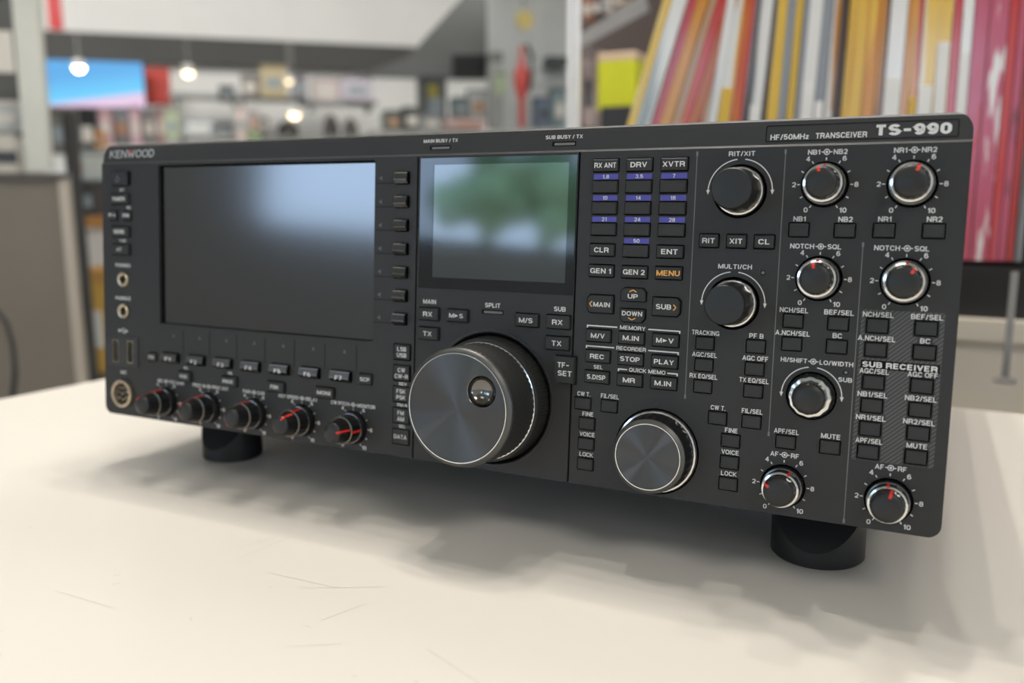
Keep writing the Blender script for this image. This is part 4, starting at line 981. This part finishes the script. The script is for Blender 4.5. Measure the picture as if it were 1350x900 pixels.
# --- magazines in the black rack
C1 = at(1345, 345, 0.84)          # lower right end of the row
ROWY = C1.y; BOTZ = C1.z
RACK = empty('magazine_rack', (0.55, ROWY, BOTZ - 0.055), 0, 'low black rack that holds the row of colourful magazines', 'rack')
M_rack = mat('rack_black', (26, 25, 26), 0.55)
CTZ = BOTZ - 0.055
def row_x(px): # where the ray through a column meets the row's front plane
    ray = at(px, 100, 1.0) - CAM; return CAM.x + ray.x * (ROWY - CAM.y) / ray.y
XA, XB = row_x(800), row_x(1374)
b = MB(); b.box(XA - 0.55, XB - 0.55 + 0.02, -0.012, 0.23, 0.0, 0.05); b.build('rack_base', M_rack, RACK)
b = MB(); b.box(XA - 0.55, XB - 0.55 + 0.02, 0.225, 0.235, 0.05, 0.33); b.build('rack_back', M_rack, RACK)
b = MB(); b.box(XB - 0.55 + 0.012, XB - 0.55 + 0.02, -0.01, 0.23, 0.05, 0.36); b.build('rack_end', M_rack, RACK)
def glossy(name, rgb, rgb2, seed, sv=1.6):
    m = bpy.data.materials.new(name); m.use_nodes = True; t = m.node_tree; p = t.nodes['Principled BSDF']
    tx = t.nodes.new('ShaderNodeTexCoord'); mp = t.nodes.new('ShaderNodeMapping'); mp.inputs['Location'].default_value = (seed, seed * 2.3, seed * 1.7); mp.inputs['Scale'].default_value = (55, 1, sv)
    n = t.nodes.new('ShaderNodeTexNoise'); n.inputs['Scale'].default_value = 2.2; n.inputs['Detail'].default_value = 2
    r = t.nodes.new('ShaderNodeValToRGB'); r.color_ramp.elements[0].position = 0.54; r.color_ramp.elements[1].position = 0.66
    r.color_ramp.elements[0].color = (*[lin(c) for c in rgb], 1); r.color_ramp.elements[1].color = (*[lin(c) for c in rgb2], 1)
    t.links.new(tx.outputs['Object'], mp.inputs[0]); t.links.new(mp.outputs[0], n.inputs['Vector']); t.links.new(n.outputs[0], r.inputs[0]); t.links.new(r.outputs[0], p.inputs['Base Color'])
    p.inputs['Roughness'].default_value = 0.22; p.inputs['Coat Weight'].default_value = 0.6; p.inputs['Coat Roughness'].default_value = 0.12
    return m
T_, D_ = (206, 160, 120), (188, 92, 30)
W_, Y_, O_, R_, P_, K_, S_ = (240, 236, 230), (234, 190, 66), (214, 140, 30), (200, 52, 44), (196, 84, 106), (70, 48, 36), (150, 152, 156)
NM = {T_: 'tan', D_: 'burnt orange', W_: 'white', Y_: 'yellow', O_: 'amber', R_: 'red', P_: 'pink', K_: 'dark brown', S_: 'silver grey'}
# px of the spine at y=160, spine width px, colours, patch colour low on the spine, patch height, lean (degrees)
MAGS = [(828, 11, Y_, W_, Y_, 0.05, 16.5), (840, 19, W_, S_, None, 0, 16.5), (860, 11, R_, P_, None, 0, 16.5), (872, 15, O_, Y_, None, 0, 16.5), (888, 8, T_, S_, None, 0, 16.5), (897, 13, R_, O_, None, 0, 16.5),
        (911, 13, D_, O_, None, 0, 16.5), (925, 8, T_, P_, W_, 0.06, 10), (934, 11, W_, S_, W_, 0.06, 8), (946, 17, W_, Y_, Y_, 0.12, 6.5), (964, 15, R_, O_, W_, 0.06, 5), (980, 7, K_, S_, None, 0, 4.5),
        (988, 16, W_, S_, W_, 0.10, 4), (1004, 8, K_, O_, None, 0, 3.5), (1012, 15, Y_, S_, W_, 0.06, 3), (1027, 10, S_, W_, S_, 0.07, 3), (1038, 9, Y_, O_, None, 0, 2.5), (1048, 8, S_, K_, None, 0, 2.5), (1056, 17, W_, S_, W_, 0.12, 2.5),
        (1074, 13, S_, W_, W_, 0.10, 2), (1088, 11, W_, O_, W_, 0.09, 2), (1100, 9, K_, O_, None, 0, 1.5), (1110, 26, Y_, O_, W_, 0.04, 1.5), (1137, 16, O_, Y_, W_, 0.05, 1), (1154, 11, K_, O_, None, 0, 1),
        (1166, 22, W_, P_, W_, 0.12, 1), (1189, 9, O_, K_, None, 0, 1), (1199, 11, R_, Y_, Y_, 0.10, 0.5), (1211, 20, Y_, W_, W_, 0.11, 0.5), (1232, 18, Y_, O_, W_, 0.15, 0), (1251, 11, R_, P_, None, 0, 0),
        (1263, 14, W_, S_, W_, 0.14, 0), (1278, 20, P_, R_, None, 0, 0), (1299, 24, P_, W_, None, 0, 0), (1324, 12, R_, P_, None, 0, 0), (1337, 10, P_, K_, None, 0, 0), (1348, 9, R_, K_, None, 0, 0), (1358, 12, S_, K_, None, 0, 0)]
ords = ['first', 'second', 'third', 'fourth', 'fifth', 'sixth', 'seventh', 'eighth', 'ninth', 'tenth', 'eleventh', 'twelfth', 'thirteenth', 'fourteenth', 'fifteenth', 'sixteenth', 'seventeenth', 'eighteenth', 'nineteenth', 'twentieth']
N = len(MAGS)
for i, (px, wp, ca, cb, pc, ph, lean) in enumerate(MAGS):
    x0, x1 = row_x(px), row_x(px + wp + 0.6)
    th = (x1 - x0); mH = 0.297; dep = 0.205
    nm = 'magazine' if th < 0.012 else 'catalogue'
    place_ = '%s from the left in the rack' % ords[i] if i < N / 2 else '%s from the right in the rack' % ords[N - 1 - i]
    lb = '%s %s with %s streaks, %s%s' % (NM[ca], nm, NM[cb], 'leaning right, ' if lean > 5 else '', place_)
    zc = at(px, 160, 1).z - CAM.z
    # the foot of the spine shifts left with the lean
    ray = at(px, 160, 1.0) - CAM; t = (ROWY - CAM.y) / ray.y; z160 = CAM.z + ray.z * t
    foot = x0 - math.tan(rad(lean)) * (z160 - BOTZ)
    o = empty(nm, (foot, ROWY + random.uniform(0, 0.004), BOTZ), 0, lb, nm, 'magazines in the black rack')
    o.rotation_euler = (0, rad(lean), 0)
    m1_ = glossy('cover_%d' % i, ca, cb, i * 1.37, 9 if ca == P_ else 1.6)
    b = MB(); b.box(0.0003, th * cos(rad(lean)) - 0.0003, 0.0, 0.0012, 0.0, mH); b.box(0.0003, 0.0009, 0.0012, dep, 0.0, mH); b.box(th * cos(rad(lean)) - 0.0009, th * cos(rad(lean)) - 0.0003, 0.0012, dep, 0, mH); b.build('cover', m1_, o)
    b = MB(); b.box(0.0009, th * cos(rad(lean)) - 0.0009, 0.0012, dep - 0.002, 0.001, mH - 0.001); b.build('pages', mat('paper', (235, 232, 224), 0.8), o)
    if pc:
        b = MB(); b.box(0.001, th * cos(rad(lean)) - 0.001, -0.0006, 0.0, 0.03, 0.06 + ph); b.build('spine_patch', mat('label_%d_%d' % (pc[0], pc[1]), pc, 0.35), o)  # even-coloured patch low on the spine
# counter behind the table carrying the rack
root = empty('cream_counter', ((XA + XB) / 2, ROWY, 0), 0, 'cream counter behind the table that carries the black magazine rack', 'counter')
hw = (XB - XA) / 2 + 0.05
b = MB(); b.box(-hw, hw, -0.02, 0.5, 0.05, CTZ - 0.02); b.build('carcass', mat('counter_cream', (244, 232, 212), 0.5), root)
b = MB(); b.box(-hw - 0.01, hw + 0.01, -0.03, 0.51, CTZ - 0.02, CTZ); b.build('worktop', mat('counter_top_cream', (222, 212, 194), 0.4), root)
b = MB(); b.box(-hw + 0.03, hw - 0.03, 0.0, 0.48, 0, 0.05); b.build('plinth', M_rack, root)
gp = at(1334, 400, 0.74)
root = empty('thin_grey_post', (gp.x, gp.y, TABLE_Z), 0, 'thin grey metal post at the right edge in front of the cream counter', 'post')
b = MB(); b.box(-0.0028, 0.0028, -0.003, 0.003, 0.0, 0.095); b.build('rod', mat('rod_satin', (150, 148, 145), 0.35, metal=0.5), root)
b = MB(); b.lathe([(0.009, 0), (0.009, 0.002), (0.004, 0.004)], 20); b.build('foot_disc', mat('rod_satin', (150, 148, 145), 0.35, metal=0.5), root)

# --- far left: column, display unit, cabinets
flat_poly('white_column', [(14, -10), (48, -10), (66, 226), (34, 226)], 1.9, 0.05, (206, 206, 196), 'off-white upright column at the left edge', 'column')
crate('dark_display_unit', -30, -20, 26, 132, 2.1, 0.2, (92, 92, 90), 'dark grey display unit at the upper left corner', 'cabinet')
crate('white_tray', -30, 133, 29, 174, 2.05, 0.2, (196, 196, 192), 'pale tray below the dark display unit', 'tray', lid=(206, 202, 192))
crate('dark_slab', -30, 174, 31, 181, 2.0, 0.2, (74, 78, 78), 'thin dark slab under the pale tray', 'slab')
crate('cream_box', -30, 181, 33, 226, 2.0, 0.2, (204, 198, 184), 'cream box standing on the grey cabinet', 'box', lid=(204, 198, 184))
def standing(name, px0, px1, pyt, d, th, rgb, label, cat, frame='world', pyb=None):
    a = at((px0 + px1) / 2, pyt, d); ax = EX if frame == 'room' else Vector((1, 0, 0)); wd = (px1 - px0) / FPX * d / max(0.35, ax.dot(R0))
    root = empty(name, (a.x, a.y, 0), ANG if frame == 'room' else 0, label, cat); X = wd / 2; H = a.z
    return root, X, H
root, X, H = standing('grey_cabinet', -60, 76, 228, 1.75, 0.5, None, 'grey-beige side cabinet at the left behind the table', 'cabinet', 'room')
mg = mat('cabinet_greige', (124, 116, 104), 0.55, noise=0.05, nscale=5)
b = MB(); b.box(-X, X * 0.86, 0, 0.05, 0.0, H - 0.012); b.build('carcass', mg, root)
b = MB(); b.box(X * 0.86, X, -0.004, 0.05, 0, H - 0.012); b.build('edge_post', mat('edge_pale', (188, 178, 164), 0.5), root)
b = MB(); b.box(-X * 1.01, X * 1.01, -0.008, 0.06, H - 0.012, H); b.build('top', mat('cab_top_dark', (96, 92, 88), 0.4), root)
b = MB(); b.box(-X * 0.9, X * 0.8, -0.004, 0.0, 0.62, 0.625); b.build('panel_joint', M_void, root)
cp = [at(x, y, 1.66) for x, y in ((-30, 400), (-8, 405), (8, 425), (17, 455), (20, 490), (16, 530))]
b = MB(); b.tube(cp, 0.005, 8); tag(b.build('black_cable', mat('hose_black', (34, 36, 34), 0.5), smooth=60), 'black cable looping at the left edge in front of the grey cabinet', 'cable')
root, X, H = standing('dark_upright', 76, 92, 150, 2.3, 0.1, None, 'thin dark upright between the grey cabinet and the wooden shelves', 'post')
b = MB(); b.box(-X * 0.6, X * 0.6, 0, 0.03, 0.02, H); b.build('post', mat('upright_dark', (62, 62, 62), 0.5), root)
b = MB(); b.box(-X * 1.6, X * 1.6, -0.02, 0.06, 0, 0.02); b.build('foot', M_rack, root)
b = MB(); b.box(-X * 0.5, X * 0.9, -0.02, 0.0, at(84, 440, 2.3).z, at(84, 380, 2.3).z); b.build('clamp', M_rack, root)
root, X, H = standing('wooden_shelf_unit', 84, 168, 285, 2.6, 0.3, None, 'low wooden-edged shelf unit left of the radio', 'shelf')
b = MB(); b.box(-X, X, 0, 0.3, H - 0.035, H); b.build('top_board', mat('wood_orange', (186, 132, 70), 0.5, noise=0.2, nscale=15), root)
b = MB(); b.box(-X, X, 0.01, 0.3, H - 0.16, H - 0.035); b.build('white_front', mat('front_white', (214, 208, 198), 0.5), root)
b = MB(); b.box(-X, -X + 0.02, 0, 0.3, 0, H - 0.16); b.box(X - 0.02, X, 0, 0.3, 0, H - 0.16); b.build('side_board', mat('side_grey', (140, 142, 140), 0.5), root)
b = MB(); b.box(-X + 0.02, X - 0.02, 0.28, 0.3, 0, H - 0.16); b.build('back_board', mat('side_grey2', (120, 118, 112), 0.6), root)
b = MB(); b.box(-X, X, 0.0, 0.3, 0.02, 0.05); b.build('bottom_board', mat('wood_orange', (186, 132, 70), 0.5), root)
crate('yellow_carton', 96, 354, 150, 492, 2.55, 0.2, (190, 148, 62), 'tall mustard-yellow carton inside the wooden shelf unit', 'box', lid=(176, 130, 60), frame='world')
crate('grey_set', 84, 236, 104, 284, 2.62, 0.1, (140, 150, 146), 'grey-green boxed set on the wooden shelf unit', 'box', frame='world')
crate('dark_set', 106, 240, 126, 284, 2.62, 0.1, (64, 62, 62), 'dark boxed set on the wooden shelf unit beside the radio', 'box', frame='world')
crate('white_set', 92, 200, 116, 236, 2.64, 0.1, (178, 184, 180), 'pale boxed set stacked on the grey-green one', 'box', frame='world')
crate('dark_goods', 64, 144, 100, 202, 4.0, 0.1, (110, 108, 100), 'dim brown-grey goods left of the black monitor', 'box')

# counters that carry the goods in the middle distance
def goods_counter(px0, px1, py, d, dep, label):
    a = at((px0 + px1) / 2, py, d); X = (px1 - px0) / FPX * d / EX.dot(R0) / 2
    root = empty('goods_counter', (a.x, a.y, 0), ANG, label, 'counter')
    b = MB(); b.box(-X, X, 0.02, dep, 0.05, a.z - 0.03); b.build('carcass', mat('goods_counter_grey', (150, 150, 146), 0.5), root)
    b = MB(); b.box(-X - 0.01, X + 0.01, 0, dep + 0.01, a.z - 0.03, a.z); b.build('worktop', mat('goods_counter_top', (176, 176, 170), 0.4), root)
    b = MB(); b.box(-X + 0.03, X - 0.03, 0.05, dep - 0.02, 0, 0.05); b.build('plinth', M_rack, root)
goods_counter(500, 752, 174, 4.25, 0.95, 'pale grey counter in the middle distance behind the radio top')
goods_counter(98, 240, 197, 4.5, 0.9, 'pale grey counter below the blue wall screen')
